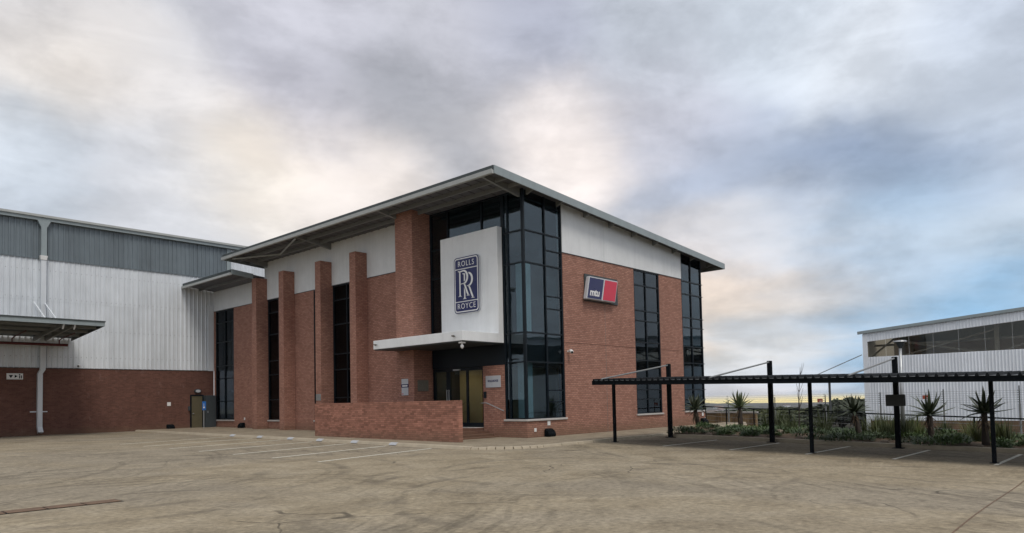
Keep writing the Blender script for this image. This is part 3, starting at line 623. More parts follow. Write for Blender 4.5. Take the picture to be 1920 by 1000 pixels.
# ------------------------------------------------------------------ corrugated sheet helper
def ribbed(width, z0, z1, rib=.06, pitch=.288, t=.004):
    """one wall sheet, face towards -Y, from u=0 to u=width, standing z0..z1"""
    n = round(width / pitch); pr = []
    for i in range(n):
        a = i * width / n; p = width / n
        pr += [(a, 0), (a + p * .60, 0), (a + p * .69, -rib), (a + p * .90, -rib)]
    pr.append((width, 0)); mb = MB(); k = len(pr)
    v = [(u, d, z0) for u, d in pr] + [(u, d, z1) for u, d in pr] + [(u, d + t, z0) for u, d in pr] + [(u, d + t, z1) for u, d in pr]
    f = []
    for i in range(k - 1): f += [(i, i + 1, k + i + 1, k + i), (2 * k + i, 3 * k + i, 3 * k + i + 1, 2 * k + i + 1), (i, 2 * k + i, 2 * k + i + 1, i + 1)]
    return mb.add(v, f)
# ------------------------------------------------------------------ big shed on the left
WY = 29.9
wh = thing('warehouse', (-14, WY, .2), 'large steel clad shed with grey-green top band and red brick base at left', 'building')
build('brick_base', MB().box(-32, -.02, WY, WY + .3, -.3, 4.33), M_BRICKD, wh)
build('core_wall', MB().box(-32, 14, WY + .06, WY + .3, 4.335, 13.3), M_STEEL, wh)
SW = .864
def sheets(x0, n, z0, z1, dy, mat, name):
    first = None
    for i in range(n):
        x = x0 + i * SW
        if first is None:
            first = build(name, xform(ribbed(SW - .004, z0, z1), lambda u, d, z: (x0 + u, WY + dy + d, z)), mat, wh); continue
        c = first.copy(); COL.objects.link(c); c.location.x += i * SW
sheets(-31.9, 37, 4.32, 8.47, .05, M_CLAD, 'cladding_sheet'); sheets(-31.9, 37, 8.43, 11.02, .042, M_CLAD, 'cladding_sheet')
for z in (5.0, 6.7, 8.6, 10.3): tag(build('screw_row', MB().box(0, 0, 0, 0, 0, 0) if False else [m for m in [MB()] if not [m.box(-13.5 + .288 * i + .09, -13.5 + .288 * i + .115, WY + .028, WY + .052, z, z + .025) for i in range(46)] is None][0], M_DGREY, wh), kind='stuff')
sheets(1.28, 7, 9.2, 13.28, .05, M_CLAD, 'cladding_sheet')
sheets(-31.9, 38, 10.98, 13.30, -.02, M_TEAL, 'cladding_sheet')
build('corner_trim', MB().box(-.44, -.06, WY - .06, WY + .06, 4.30, 9.0), M_CLAD, wh); build('corner_trim', MB().box(.95, 1.27, WY - .075, WY + .05, 11.0, 13.3), M_FASC, wh)
build('base_flashing', MB().box(-32, -.05, WY - .03, WY + .05, 4.285, 4.318), M_DARK, wh)
build('eave_fascia', MB().box(-32.2, 14, WY - .28, WY - .06, 13.32, 13.60), M_FASC, wh); build('eave_trim', MB().box(-32.2, 14, WY - .36, WY - .281, 13.52, 13.66), M_GUTTER, wh)
build('roof', MB().slab(-32.2, 14, WY - .27, WY + 30, lambda x, y: 13.605 + .06 * (y - WY), lambda x, y: 13.66 + .06 * (y - WY)), M_FASC, wh)
dp = build('downpipe', MB().box(-10.80, -10.52, WY - .30, WY - .06, 4.2, 10.9), M_CLAD, wh)
build('rainwater_head', MB().hexa([(-10.82, WY - .33, 10.9), (-10.50, WY - .33, 10.9), (-10.50, WY - .055, 10.9), (-10.82, WY - .055, 10.9), (-10.86, WY - .36, 11.16), (-10.46, WY - .36, 11.16), (-10.46, WY - .055, 11.16), (-10.86, WY - .055, 11.16)]), M_WPAINT, dp)
build('upper_pipe', MB().box(-10.80, -10.50, WY - .30, WY - .08, 11.17, 12.9), M_FASC, dp)
build('hopper', MB().hexa([(-10.80, WY - .30, 12.9), (-10.50, WY - .30, 12.9), (-10.50, WY - .07, 12.9), (-10.80, WY - .07, 12.9), (-11.0, WY - .30, 13.31), (-10.3, WY - .30, 13.31), (-10.3, WY - .07, 13.31), (-11.0, WY - .07, 13.31)]), M_FASC, dp)
build('lower_pipe', MB().hexa([(-10.92, WY - .27, 3.95), (-10.66, WY - .27, 3.95), (-10.66, WY - .03, 3.95), (-10.92, WY - .03, 3.95), (-10.80, WY - .30, 4.2), (-10.52, WY - .30, 4.2), (-10.52, WY - .06, 4.2), (-10.80, WY - .06, 4.2)]).box(-10.92, -10.66, WY - .27, WY - .03, .75, 3.949), M_CLAD, dp)
build('shoe', MB().hexa([(-10.92, WY - .5, .42), (-10.66, WY - .5, .42), (-10.66, WY - .24, .34), (-10.92, WY - .24, .34), (-10.92, WY - .27, .749), (-10.66, WY - .27, .749), (-10.66, WY - .03, .749), (-10.92, WY - .03, .749)]), M_CLAD, dp)
build('pipe_bracket', MB().box(-11.25, -10.35, WY - .05, WY - .004, 1.62, 1.68), M_CLAD, dp)
# loading canopy
FY = 23.9
lc = thing('loading_canopy', (-15, WY, 6), 'steel loading canopy with pale fascia hung from shed wall', 'canopy')
def czb(x, y): return 6.44 - .07 * (y - FY)
build('canopy_roof', MB().slab(-32, -9.12, FY + .03, WY - .07, lambda x, y: czb(x, y) + .16, lambda x, y: czb(x, y) + .27), M_DARK, lc)
build('front_fascia', MB().box(-32, -9.08, FY - .02, FY + .028, 6.43, 6.66), M_FASC, lc); build('roof_edge', MB().box(-32, -9.05, FY - .06, FY + .02, 6.663, 6.73), M_DARK, lc)
build('side_fascia', MB().slab(-9.12, -9.07, FY + .03, WY - .1, lambda x, y: czb(x, y), lambda x, y: czb(x, y) + .28), M_DARK, lc)
for x in (-11.1, -10.55, -16.5, -15.95, -22):
    build('support_beam', MB().slab(x - .05, x + .05, FY + .35, WY - .06, lambda a, b: czb(a, b) - .08, lambda a, b: czb(a, b) + .155), M_STEEL, lc)
    build('hanger_rod', MB().tube([(x + .0, WY - .1, 8.3), (x - .35, FY + 1.6, 6.62)], .04), M_CLAD, lc)
    build('knee_brace', MB().bar((x, FY + .3, 6.2), (x, FY + .06, 6.44), .07), M_CLAD, lc)
for yb in (FY + 1.2, FY + 2.7, FY + 4.2): build('purlin', MB().slab(-31.9, -9.14, yb, yb + .07, lambda a, b: czb(a, b) + .02, lambda a, b: czb(a, b) + .158), M_STEEL, lc)
sp_ = thing('sprinkler_pipe', (-15, 28.9, 5.7), 'dark red fire pipe slung beneath loading canopy', 'pipe')
build('main_pipe', MB().tube([(-32, 28.9, 5.68), (-9.55, 28.9, 5.68)], .085, 10), M_MAROON, sp_)
for x in (-12.4, -10.0, -14.8): build('branch_pipe', MB().tube([(x, 28.9, 5.7), (x, 28.9, 5.95), (x + .05, 28.6, 6.05), (x + .05, 26.2, 6.18)], .035), M_MAROON, sp_)
# door and cabinet in the corner
dd = thing('service_door', (-1.25, WY - .05, .22), 'olive steel service door in the corner of the brick base', 'door')
build('frame', MB().box(-1.72, -1.64, WY - .09, WY - .004, .2, 2.6).box(-.88, -.80, WY - .09, WY - .004, .2, 2.6).box(-1.64, -.88, WY - .09, WY - .004, 2.52, 2.6), M_FRAME, dd)
build('leaf', MB().box(-1.638, -.882, WY - .06, WY - .006, .2, 2.515), M_OLIVE, dd); build('lock_plate', MB().box(-1.86, -1.74, WY - .10, WY - .004, 1.5, 1.8), M_DGREY, dd); build('handle', MB().box(-1.58, -1.48, WY - .12, WY - .061, 1.25, 1.32), M_GALV, dd)
cb = thing('meter_cabinet', (-.4, WY - .3, .22), 'tall dark grey-green metal cabinet beside the olive door', 'cabinet')
build('body', MB().box(-.79, -.08, WY - .48, WY - .004, .2, 2.54), M_DGREY, cb, bevel=.015); build('door_panel', MB().box(-.75, -.12, WY - .50, WY - .482, .3, 2.46), M_DGREY, cb); build('latch', MB().box(-.70, -.66, WY - .53, WY - .5, 1.3, 1.45), M_GALV, cb)
lm = thing('bulkhead_lamp', (-1.2, WY - .1, 2.8), 'small oval bulkhead lamp above the olive door', 'lamp')
build('housing', MB().prism([(-1.2 + .24 * cos(a * pi / 8), 2.86 + .15 * sin(a * pi / 8)) for a in range(16)], 'y', WY - .12, WY - .004), M_DGREY, lm); build('lens', MB().prism([(-1.2 + .17 * cos(a * pi / 8), 2.86 + .10 * sin(a * pi / 8)) for a in range(16)], 'y', WY - .15, WY - .121), M_LGREY, lm)
ps = thing('disabled_bay_sign', (-1.95, 27.2, .2), 'small blue wheelchair bay sign on a thin pale post', 'sign')
build('post', MB().tube([(-1.95, 27.2, .2), (-1.95, 27.2, 2.1)], .028), M_GALV, ps); build('plate', MB().box(-2.07, -1.83, 27.15, 27.165, 1.52, 2.1), M_BLUE, ps)
build('wheelchair_symbol', MB().prism([(-1.96 + .06 * cos(a * pi / 6), 1.70 + .06 * sin(a * pi / 6)) for a in range(12)], 'y', 27.142, 27.149).box(-1.985, -1.955, 27.142, 27.149, 1.761, 1.9).prism([(-1.97 + .022 * cos(a * pi / 4), 1.94 + .022 * sin(a * pi / 4)) for a in range(8)], 'y', 27.142, 27.149), M_WPAINT, ps)
ws = thing('pictogram_sign', (-12, WY, 3.6), 'small white sign with three dark pictograms under loading canopy', 'sign')
build('board', MB().box(-12.44, -11.62, WY - .03, WY - .004, 3.6, 3.96), M_WPAINT, ws)
build('arrow_pictogram', MB().prism([(-12.34, 3.86), (-12.12, 3.86), (-12.23, 3.68)], 'y', WY - .036, WY - .031), M_FRAME, ws); build('arrow_pictogram', MB().prism([(-12.04, 3.88), (-11.90, 3.79), (-12.04, 3.69)], 'y', WY - .036, WY - .031), M_FRAME, ws)
build('figure_pictogram', MB().box(-11.82, -11.77, WY - .036, WY - .031, 3.66, 3.84).box(-11.73, -11.68, WY - .036, WY - .031, 3.66, 3.84).box(-11.83, -11.76, WY - .036, WY - .031, 3.86, 3.92), M_FRAME, ws)
# ------------------------------------------------------------------ small things on the walls
def camera_thing(loc, d, label):
    t_ = thing('security_camera', loc, label, 'camera', 'security cameras'); x, y, z = loc; dx, dy = d
    build('bracket', MB().bar((x, y, z), (x + dx * .12, y + dy * .12, z), .08), M_WPAINT, t_)
    build('housing', MB().tube([(x + dx * .10, y + dy * .10, z + .02), (x + dx * .2, y + dy * .2, z), (x + dx * .24 - .08, y + dy * .24 - .08, z - .05)], [.06, .09, .075], 10), M_WPAINT, t_, smooth=True)
    build('lens', MB().tube([(x + dx * .24 - .08, y + dy * .24 - .08, z - .05), (x + dx * .24 - .11, y + dy * .24 - .11, z - .065)], .05, 10), M_FRAME, t_)
camera_thing((2.95, 0, 3.95), (0, -1), 'white security camera on the brick beside the corner glazing')
camera_thing((-8.7, WY - .05, 4.5), (0, -1), 'white security camera at the foot of the shed cladding')
cc = thing('dome_camera', (-2.4, 1.5, 4.1), 'white dome camera hanging under the entrance canopy corner', 'camera')
build('mount', MB().box(-2.5, -2.28, 1.4, 1.6, 4.19, 4.254), M_WPAINT, cc); build('stem', MB().tube([(-2.39, 1.5, 4.19), (-2.39, 1.5, 4.12)], .04), M_WPAINT, cc); build('dome', MB().tube([(-2.39, 1.5, 4.12), (-2.39, 1.5, 4.06), (-2.39, 1.5, 4.0), (-2.39, 1.5, 3.96)], [.07, .075, .055, .02], 12), M_WPAINT, cc, smooth=True)
for yb, lb_ in ((1.75, 'small spotlight on the canopy edge below the emblem sign'), (7.2, 'small spotlight on the far left end of the canopy edge')):
    t_ = thing('canopy_spotlight', (-2.56, yb, 4.5), lb_, 'spotlight', 'canopy spotlights')
    build('arm', MB().tube([(-2.56, yb, 4.5), (-2.68, yb, 4.52)], .02), M_DGREY, t_); build('head', MB().tube([(-2.68, yb + .07, 4.52), (-2.70, yb - .06, 4.49)], [.035, .05], 8), M_BRONZE, t_)
def wall_plate(name, label, cat, mb, mat): return tag(build(name, mb, mat, bevel=.004, base=mb.v[0]), label, cat)
pq = thing('name_plaque', (-.01, 2.0, 2.3), 'brushed metal name plaque beside the entrance doors', 'plaque')
build('plate', MB().box(-.03, -.003, 1.54, 2.46, 2.33, 2.86), M_LGREY, pq); build('lettering', xform(text_mesh('ROLLS-ROYCE', .13, .002, 1., .004), lambda u, v, w: (-.034 - w, 2.0 - u * .78, 2.62 + v)), M_NAVY, pq)
wall_plate('wall_plaque', 'weathered plaque on the shaded side of the tall brick tower', 'plaque', MB().box(-.93, -.24, 6.185, 6.207, 2.26, 2.8), M_BRONZE)
nb = thing('notice_board', (-1.15, 6.9, 2.1), 'narrow pale notice with a dark blue stripe on the brick tower', 'notice')
build('sheet', MB().box(-1.16, -1.143, 6.64, 7.14, 2.08, 2.88), M_LGREY, nb); build('stripe', MB().box(-1.166, -1.161, 6.60, 7.16, 2.46, 2.62), M_NAVY, nb); build('stripe_text', MB().box(-1.170, -1.167, 6.68, 7.08, 2.505, 2.575), M_WPAINT, nb); build('red_dot', MB().box(-1.166, -1.161, 7.02, 7.08, 2.12, 2.18), M_RED, nb)
wall_plate('wall_plaque', 'small grey plaque low on the fin next to the low brick wall', 'plaque', MB().box(-.80, -.783, 14.86, 15.34, 1.95, 2.32), M_GALV)
hr = thing('handrail', (-.1, 2, 1.4), 'bent steel handrail beside the entrance steps', 'handrail')
build('rail', MB().tube([(-.10, 2.72, 1.63), (-.10, 2.35, 1.63), (-.10, 1.29, 1.26)], .022, 8), M_GALV, hr)
for yb, zb in ((2.4, 1.63), (1.4, 1.30)): build('bracket', MB().tube([(-.10, yb, zb), (-.0, yb, zb - .06)], .012, 6), M_GALV, hr)
it_ = tag(build('intercom', MB().box(-.09, -.003, 2.44, 2.56, 1.85, 2.15), M_FRAME, base=(-.05, 2.5, 1.9), bevel=.01), 'black intercom panel on the brick pier by the doors', 'intercom')
def bait(loc, n, label, lab2, tag2):
    t_ = thing('bait_box', loc, label, 'box', 'black bait boxes'); x, y, z = loc; s = Vector((-n[1], n[0], 0)); n = Vector((*n, 0)); c = Vector(loc)
    prof = [(.0, 0.), (.34, 0.), (.36, .10), (.28, .26), (.14, .36), (.0, .36)]
    v = [c + s * k * w_ + n * a + Vector((0, 0, b)) for k, w_ in ((-1, .24), (1, .24)) for a, b in prof]; m = len(prof)
    build('body', MB().add(v, [tuple(range(m)), tuple(range(2 * m - 1, m - 1, -1))] + [(i, (i + 1) % m, (i + 1) % m + m, i + m) for i in range(m)]), M_BLACK, t_, bevel=.05)
    build('lock', MB().bar(c + n * .2 + Vector((0, 0, .27)), c + n * .2 + Vector((0, 0, .31)), .05), M_DGREY, t_)
    q = c + Vector((0, 0, .5)) + n * .008
    for k, (ds, dz, w_) in enumerate(tag2):
        p = q + s * ds + Vector((0, 0, dz)); v0 = p - s * w_ - n * .004
        tag(build('wall_label', MB().bar(p - s * w_, p + s * w_, .012, w_ * 2.1), M_WPAINT, base=p), lab2[k], 'label')
bait((1.32, -.01, .075), (0, -1), 'black bait box on the ground below the corner glazing', ['white paper label on brick just under the corner sill', 'small white label low on brick near building corner'], [(.12, .1, .10), (-.82, -.17, .075)])
bait((15.8, -.01, .075), (0, -1), 'black bait box at the far end of right-hand wall', ['white label under the sill of the far end glazing', 'small white label low at the far building corner'], [(.1, .1, .10), (.45, -.17, .07)])
bait((-.01, 25.5, .26), (-1, 0), 'black bait box between the leftmost window and first fin', ['small white label above bait box left of first fin'], [(.15, .12, .08)])
bait((-3.1, WY - .01, .23), (0, -1), 'black bait box at foot of the dark brick shed base', ['white label on dark brick right of centre of shed base'], [(-.05, 1.25, .12)])
for i, yb in enumerate((2.32, 4.95, 7.6, 10.1, 13.0, 15.9)):
    mb = MB().hexa([(KX + .02, yb - .22, .035), (KX - .09, yb - .22, .0), (KX - .09, yb + .22, .0), (KX + .02, yb + .22, .035), (KX + .05, yb - .22, .1), (KX - .06, yb - .22, .065), (KX - .06, yb + .22, .065), (KX + .05, yb + .22, .1)])
    xform(mb, lambda x, y, z: (x, y, z + gz(x, y) + .03)); t_ = thing('bay_plate', (KX, yb, gz(KX, yb) + .05), 'pale bay number plate on kerb, %s from the entrance' % ('nearest', 'second', 'third', 'fourth', 'fifth', 'sixth')[i], 'plate', 'bay plates on the kerb')
    build('plate', mb, M_LGREY, t_)
# ------------------------------------------------------------------ carport
cp = thing('carport', (2, -13, -.2), 'long black steel carport with ribbed roof, stay rods and slim front posts', 'carport')
def cgz(y): return -.0228 * (-3.8 - y)
CX0, CX1, CY0, CY1 = -1.05, 4.75, -4.25, -26.
def crz(x, y): return 2.24 + .0236 * (y - CY0) + .0262 * (x - CX0)      # bottom of the edge beam
build('front_beam', MB().slab(CX0, CX0 + .08, CY1, CY0, crz, lambda x, y: crz(x, y) + .155), M_BLACK, cp); build('rear_beam', MB().slab(CX1 - .08, CX1, CY1, CY0, crz, lambda x, y: crz(x, y) + .155), M_BLACK, cp)
build('mid_beam', MB().slab(.25, .37, CY1, CY0 - .02, lambda x, y: crz(x, y) - .01, lambda x, y: crz(x, y) + .15), M_BLACK, cp); build('end_beam', MB().slab(CX0 + .081, CX1 - .081, CY0 - .08, CY0, crz, lambda x, y: crz(x, y) + .153), M_BLACK, cp)
M_CPR = plain('zinc_roof', (.20, .21, .22), .3, .08, 2); M_RIB = plain('dark_roof_rib', (.008, .01, .012), .6, .1, 3, spec=.1)
nsh = 31; wsh = (CY0 - CY1) / nsh
for i in range(nsh):
    ya = CY0 - i * wsh
    build('roof_sheet', MB().slab(CX0 - .03, CX1 + .05, ya - wsh + .004, ya, lambda x, y: crz(x, y) + .158, lambda x, y: crz(x, y) + .166), M_CPR, cp)
    for k in range(3):
        yr = ya - .06 - k * wsh / 3
        build('sheet_rib', MB().prism([(yr, 0), (yr - .03, .085), (yr - .07, .085), (yr - .10, 0)], 'x', 0, 1), M_RIB, cp)
        o = bpy.context.scene.collection.objects[-1]; me = o.data
        for v in me.vertices:
            xw = CX0 - .045 if v.co.x + OFF[cp].x < .5 else CX1 + .05; yw = v.co.y + OFF[cp].y; zl = v.co.z + OFF[cp].z
            v.co = (xw - OFF[cp].x, v.co.y, crz(xw, yw) + .148 + zl - OFF[cp].z)
for yb in (-4.65, -9.10, -13.53, -17.96, -22.4):
    zb = cgz(yb); build('main_post', MB().box(3.94, 4.10, yb - .08, yb + .08, zb - .1, zb + 3.17), M_BLACK, cp, bevel=.01); build('base_plate', MB().box(3.85, 4.19, yb - .17, yb + .17, zb, zb + .02), M_BLACK, cp)
    build('stay_rod', MB().tube([(4.0, yb, zb + 3.12), (CX0 + .05, yb, crz(CX0, yb) + .22)], .03, 8), M_STEEL, cp); build('rafter', MB().slab(CX0 + .085, CX1 - .085, yb - .05, yb + .05, lambda x, y: crz(x, y) + .02, lambda x, y: crz(x, y) + .157), M_BLACK, cp)
for xb, yb in ((.33, -4.30), (.30, -11.93), (.28, -16.85), (.3, -22)):
    zb = cgz(yb); build('front_post', MB().box(xb - .05, xb + .05, yb - .05, yb + .05, zb - .1, crz(xb, yb) + .0), M_BLACK, cp); build('base_plate', MB().box(xb - .11, xb + .11, yb - .11, yb + .11, zb - .002, zb + .012), M_BLACK, cp)
bx_ = thing('junction_box', (3.9, -13.53, 1.2), 'dark rectangular box fixed to the carport post near lamp pole', 'box')
build('body', MB().box(3.80, 3.935, -13.84, -13.24, 1.24, 1.64), M_DGREY, bx_, bevel=.01); build('lid', MB().box(3.785, 3.799, -13.82, -13.26, 1.26, 1.62), M_DGREY, bx_)
# ------------------------------------------------------------------ white shed on the right
W2, N2 = 36., -3.35
M_CLAD2 = plain('bright_white_steel', (.82, .86, .91), .45, .06, .7, streak=.10, pers=.03)
w2 = thing('white_shed', (W2, -20, -1), 'white steel clad shed with a dark translucent upper band at right', 'building')
def r2(y): return 6.45 + .078 * (N2 - y) if y > -40 else 6.45 + .078 * 36.6 - .078 * (-40 - y)
build('earth_brick_base', MB().box(W2, W2 + .3, -76, N2, -1.6, -.40), plain('dusty_brick', (.17, .105, .065), .95, .2, 2), w2)
build('side_cladding', MB().box(W2 + .01, W2 + 40, N2 - .3, N2, -1.6, 4.5).slab(W2 + .3, W2 + 40, N2 - .3, N2, lambda x, y: 4.501, lambda x, y: 6.4), M_CLAD2, w2)
def rsheet(y0, y1, zb, zt, name, dx, mat=M_CLAD2):
    n = max(1, round((y0 - y1) / .2)); pr = []
    for i in range(n):
        a = y0 - (y0 - y1) * i / n; p = (y0 - y1) / n; pr += [(a, 0), (a - p * .6, 0), (a - p * .7, -.035), (a - p * .9, -.035)]
    pr.append((y1, 0)); k = len(pr); v = [(W2 + dx + d, u, zb(u)) for u, d in pr] + [(W2 + dx + d, u, zt(u)) for u, d in pr]
    v += [(p[0] + .01, p[1], p[2]) for p in v]
    build(name, MB().add(v, [f for i in range(k - 1) for f in ((i, i + 1, k + i + 1, k + i), (2 * k + i, 2 * k + i + 1, 3 * k + i + 1, 3 * k + i))]), mat, w2)
y_ = N2
while y_ > -75.5:
    y1_ = y_ - 1.6
    rsheet(y_, y1_ + .006, lambda u: -.39, lambda u: 4.50, 'cladding_sheet', .0); rsheet(y_, y1_ + .006, lambda u: r2(u) - .78 + .45 * ss(-3, -14, -9 - (u + 20)) * 0, lambda u: r2(u) - .12, 'cladding_sheet', .0)
    if y_ < N2 - .2:
        build('translucent_panel', MB().slab(W2 + .05, W2 + .06, y1_ + .02, y_ - .02, lambda x, y: 4.50, lambda x, y: r2(y) - .76), M_POLY, w2); build('panel_mullion', MB().slab(W2 + .01, W2 + .05, y1_ - .018, y1_ + .018, lambda x, y: 4.50, lambda x, y: r2(y) - .77), M_STEEL, w2)
    y_ = y1_
build('translucent_panel', MB().slab(W2 + .05, W2 + .06, N2 - 1.58, N2 - .32, lambda x, y: 4.50, lambda x, y: r2(y) - .76), M_POLY, w2)
build('corner_trim', MB().box(W2 - .05, W2 + .31, N2 - .32, N2 + .02, -1.5, 6.28), M_CLAD2, w2)
build('roof_fascia', MB().slab(W2 - .15, W2 + .05, -40, N2 + .35, lambda x, y: r2(y) - .12, lambda x, y: r2(y) + .10), M_FASC, w2); build('roof', MB().slab(W2 + .051, W2 + 2, -40, N2 + .35, lambda x, y: r2(y) + .0, lambda x, y: r2(y) + .12), M_FASC, w2); build('roof', MB().slab(W2 + 9, W2 + 40, -40, N2 + .35, lambda x, y: r2(y) + .0, lambda x, y: r2(y) + .12), M_FASC, w2); build('added_skylight', MB().slab(W2 + 2.01, W2 + 8.99, -40, N2 + .35, lambda x, y: r2(y) + .04, lambda x, y: r2(y) + .06), M_POLY, w2)  # translucent roof strip added to let daylight into the shed interior
build('rear_roof', MB().slab(W2 - .15, W2 + 40, -76, -40.01, lambda x, y: r2(y) - .1, lambda x, y: r2(y) + .1), M_FASC, w2)
build('interior_wall', MB().box(W2 + 14, W2 + 14.2, -76, N2 - .3, -1.5, 6.2), plain('shed_interior', (.40, .33, .26), .9, .2, .5), w2); build('interior_floor', MB().box(W2 + .3, W2 + 14, -76, N2 - .3, -1.5, -1.3), M_INTF, w2)
for yb in (-5.6, -12.0, -18.5, -25): build('column', MB().box(W2 + .25, W2 + .5, yb - .13, yb + .13, -1.3, r2(yb) - .3), M_STEEL, w2)
for a, b in (((W2 + .4, -11.9, 6.0), (W2 + .4, -5.7, 4.4)), ((W2 + .4, -5.7, 6.0), (W2 + .4, -3.8, 4.5)), ((W2 + .4, -12.1, 4.4), (W2 + .4, -18.4, 6.6)), ((W2 + .45, -11.9, 4.3), (W2 + .45, -5.7, 5.6))): build('wind_brace', MB().bar(a, b, .12), M_STEEL, w2)
build('truss', MB().slab(W2 + .6, W2 + .75, -38, -4, lambda x, y: 5.3, lambda x, y: 5.45), M_STEEL, w2)
sc_ = thing('side_canopy', (34, -1.5, 2.4), 'small pale canopy with stay cable beyond the white shed corner', 'canopy')
build('roof', MB().slab(35.6, 42, -3.2, 1.4, lambda x, y: 3.02 - .04 * (y + 3.2), lambda x, y: 3.14 - .04 * (y + 3.2)), M_CLAD2, sc_); build('stay_cable', MB().tube([(35.8, -3.3, 4.7), (35.8, .6, 3.1)], .035, 6), M_STEEL, sc_)
for yb in (1.2,): build('post', MB().box(41.7, 41.85, yb - .08, yb + .08, -2, 2.84), M_STEEL, sc_)
# ------------------------------------------------------------------ garden plants
def leaf(mb, base, az, el, L, w, curl, n=5, keel=.25):
    """a thick channelled leaf: three-sided section, tapering and bending as it leaves the stem"""
    p = Vector(base); rings = []; e = el; h = Vector((cos(az), sin(az), 0)); side = Vector((-sin(az), cos(az), 0))
    for i in range(n + 1):
        t = i / n; ww = w * (1 - t) ** .75 * (.8 + .5 * t); d = h * cos(e) + Vector((0, 0, sin(e))); nn = side.cross(d)
        rings.append((p + side * ww / 2 - nn * -.0 + nn * ww * .12, p - side * ww / 2 + nn * ww * .12, p - nn * ww * keel)); p = p + d * (L / n); e += curl / n
    v = [q for r in rings for q in r]; f = [(0, 2, 1)]
    for i in range(n):
        for a, b in ((0, 1), (1, 2), (2, 0)): f.append((3 * i + a, 3 * i + b, 3 * i + 3 + b, 3 * i + 3 + a))
    mb.add(v, f)
def aloe(loc, h, L, lean, seed, label):
    random.seed(seed); x, y, z = loc; t_ = thing('tree_aloe', loc, label, 'aloe', 'tree aloes in the garden bed'); n = 7
    pts = [(x + lean[0] * (i / n) ** 1.3, y + lean[1] * (i / n) ** 1.3, z - .05 + (h + .05) * i / n) for i in range(n + 1)]
    build('trunk', MB().tube(pts, [.085 * random.uniform(.9, 1.15) + .035 * (1 - i / n) for i in range(n + 1)], 9), M_BARK, t_, smooth=True)
    top = Vector(pts[-1]); sk = MB(); cr = MB()
    for k in range(26):
        a = k * 2.4 + random.uniform(-.2, .2); q = top - Vector((0, 0, random.uniform(.02, min(.4, h * .45))))
        leaf(sk, q, a, random.uniform(-.9, -.2), L * random.uniform(.35, .7), .06, -1.2 * random.random() - .4, 4)
    for k in range(28):
        t = k / 27; a = k * 2.39996 + random.uniform(-.15, .15); el = 1.35 - 1.45 * t ** 1.1 + random.uniform(-.12, .12)
        leaf(cr, top + Vector((cos(a) * .04, sin(a) * .04, .10 * (1 - t))), a, el, L * random.uniform(.78, 1.05), .15, random.choice((-.5, -.2, .35, .5)) * random.uniform(.5, 1.2) - .25 * t, 6)
    build('dead_leaf_skirt', sk, M_DEADLEAF, t_); build('leaf_rosette', cr, M_ALOE, t_, smooth=False); return t_
for (x, y), h, L, ln_, sd_, lab in (((9.0, -3.35), .90, .80, (-.28, .0), 3, 'small leaning tree aloe in front of the far end glazing'), ((8.8, -5.65), 1.05, .82, (.0, .05), 5, 'tree aloe with drooping skirt left of the second carport post'),
        ((6.3, -11.6), 1.0, .72, (-.12, .12), 7, 'tree aloe with crooked trunk left of the white shed corner'), ((5.7, -14.2), 1.02, .86, (.05, .05), 9, 'broad tree aloe between the lamp pole and rightmost aloe'), ((5.2, -15.9), 1.06, .86, (-.05, .0), 12, 'rightmost tree aloe behind the slim carport post')):
    aloe((x, y, bedz(x, y)), h, L, ln_, sd_, lab)
def shrub_mesh(seed, n, rx, rz_, ls):
    random.seed(seed); mb = MB()
    for _ in range(n):
        a = random.uniform(0, 2 * pi); r = rx * math.sqrt(random.random()); hz = rz_ * (1 - (r / rx) ** 2) ** .6 * random.uniform(.45, 1.05)
        leaf(mb, (r * cos(a), r * sin(a), hz * .75), a + random.uniform(-1, 1), random.uniform(-.1, 1.3), ls * random.uniform(.6, 1.3), ls * .38, random.uniform(-.8, .3), 2, .12)
    return mb
def reed_mesh(seed, n, h):
    random.seed(seed); mb = MB()
    for _ in range(n):
        a = random.uniform(0, 2 * pi); r = .13 * math.sqrt(random.random()); leaf(mb, (r * cos(a), r * sin(a), 0), a, random.uniform(1.05, 1.52), h * random.uniform(.55, 1.1), .022, random.uniform(-.5, .1), 3, .2)
    return mb
protos = [MB(), MB(), MB()]
shr = [shrub_mesh(21, 230, .42, .34, .13), shrub_mesh(22, 200, .36, .26, .17), shrub_mesh(23, 260, .55, .30, .12)]; ree = [reed_mesh(31, 80, .75), reed_mesh(32, 70, .95)]
def mesh_of(mb, name, mat):
    me = bpy.data.meshes.new(name); me.from_pydata([tuple(v) for v in mb.v], [], mb.f); me.materials.append(mat); return me
shr = [mesh_of(m, 'low_shrub', M_SHRUB) for m in shr]; ree = [mesh_of(m, 'reed_clump', M_REED) for m in ree]
random.seed(77)
def place(me, name, x, y, z, s, label, cat, group):
    o = bpy.data.objects.new(name, me); o.location = (x, y, z); o.rotation_euler = (0, 0, random.uniform(0, 6.28)); o.scale = (s * random.uniform(.85, 1.2), s * random.uniform(.85, 1.2), s * random.uniform(.8, 1.15)); COL.objects.link(o)
    return tag(o, label, cat, group)
spots = [(9.0, -3.6), (8.6, -3.9), (8.9, -5.3), (8.6, -6.2), (5.9, -11.4), (6.5, -12.2), (5.5, -14.6), (5.0, -16.4)]
k = 0
while len(spots) < 84:
    y = random.uniform(-19, -4.2); x = random.uniform(4.75, 9.6) - .1 * max(0, -9 - y)
    if y < -4.9 + .26 * (x - 4) and x > 4.6 and min((x - a) ** 2 + (y - b) ** 2 for a, b in spots) > .22: spots.append((x, y))
for i, (x, y) in enumerate(spots): place(shr[i % 3], 'low_shrub', x, y, bedz(x, y) - .03, random.uniform(.7, 1.35), 'low dark green succulent shrub in the garden bed', 'shrub', 'low shrubs in the garden bed')
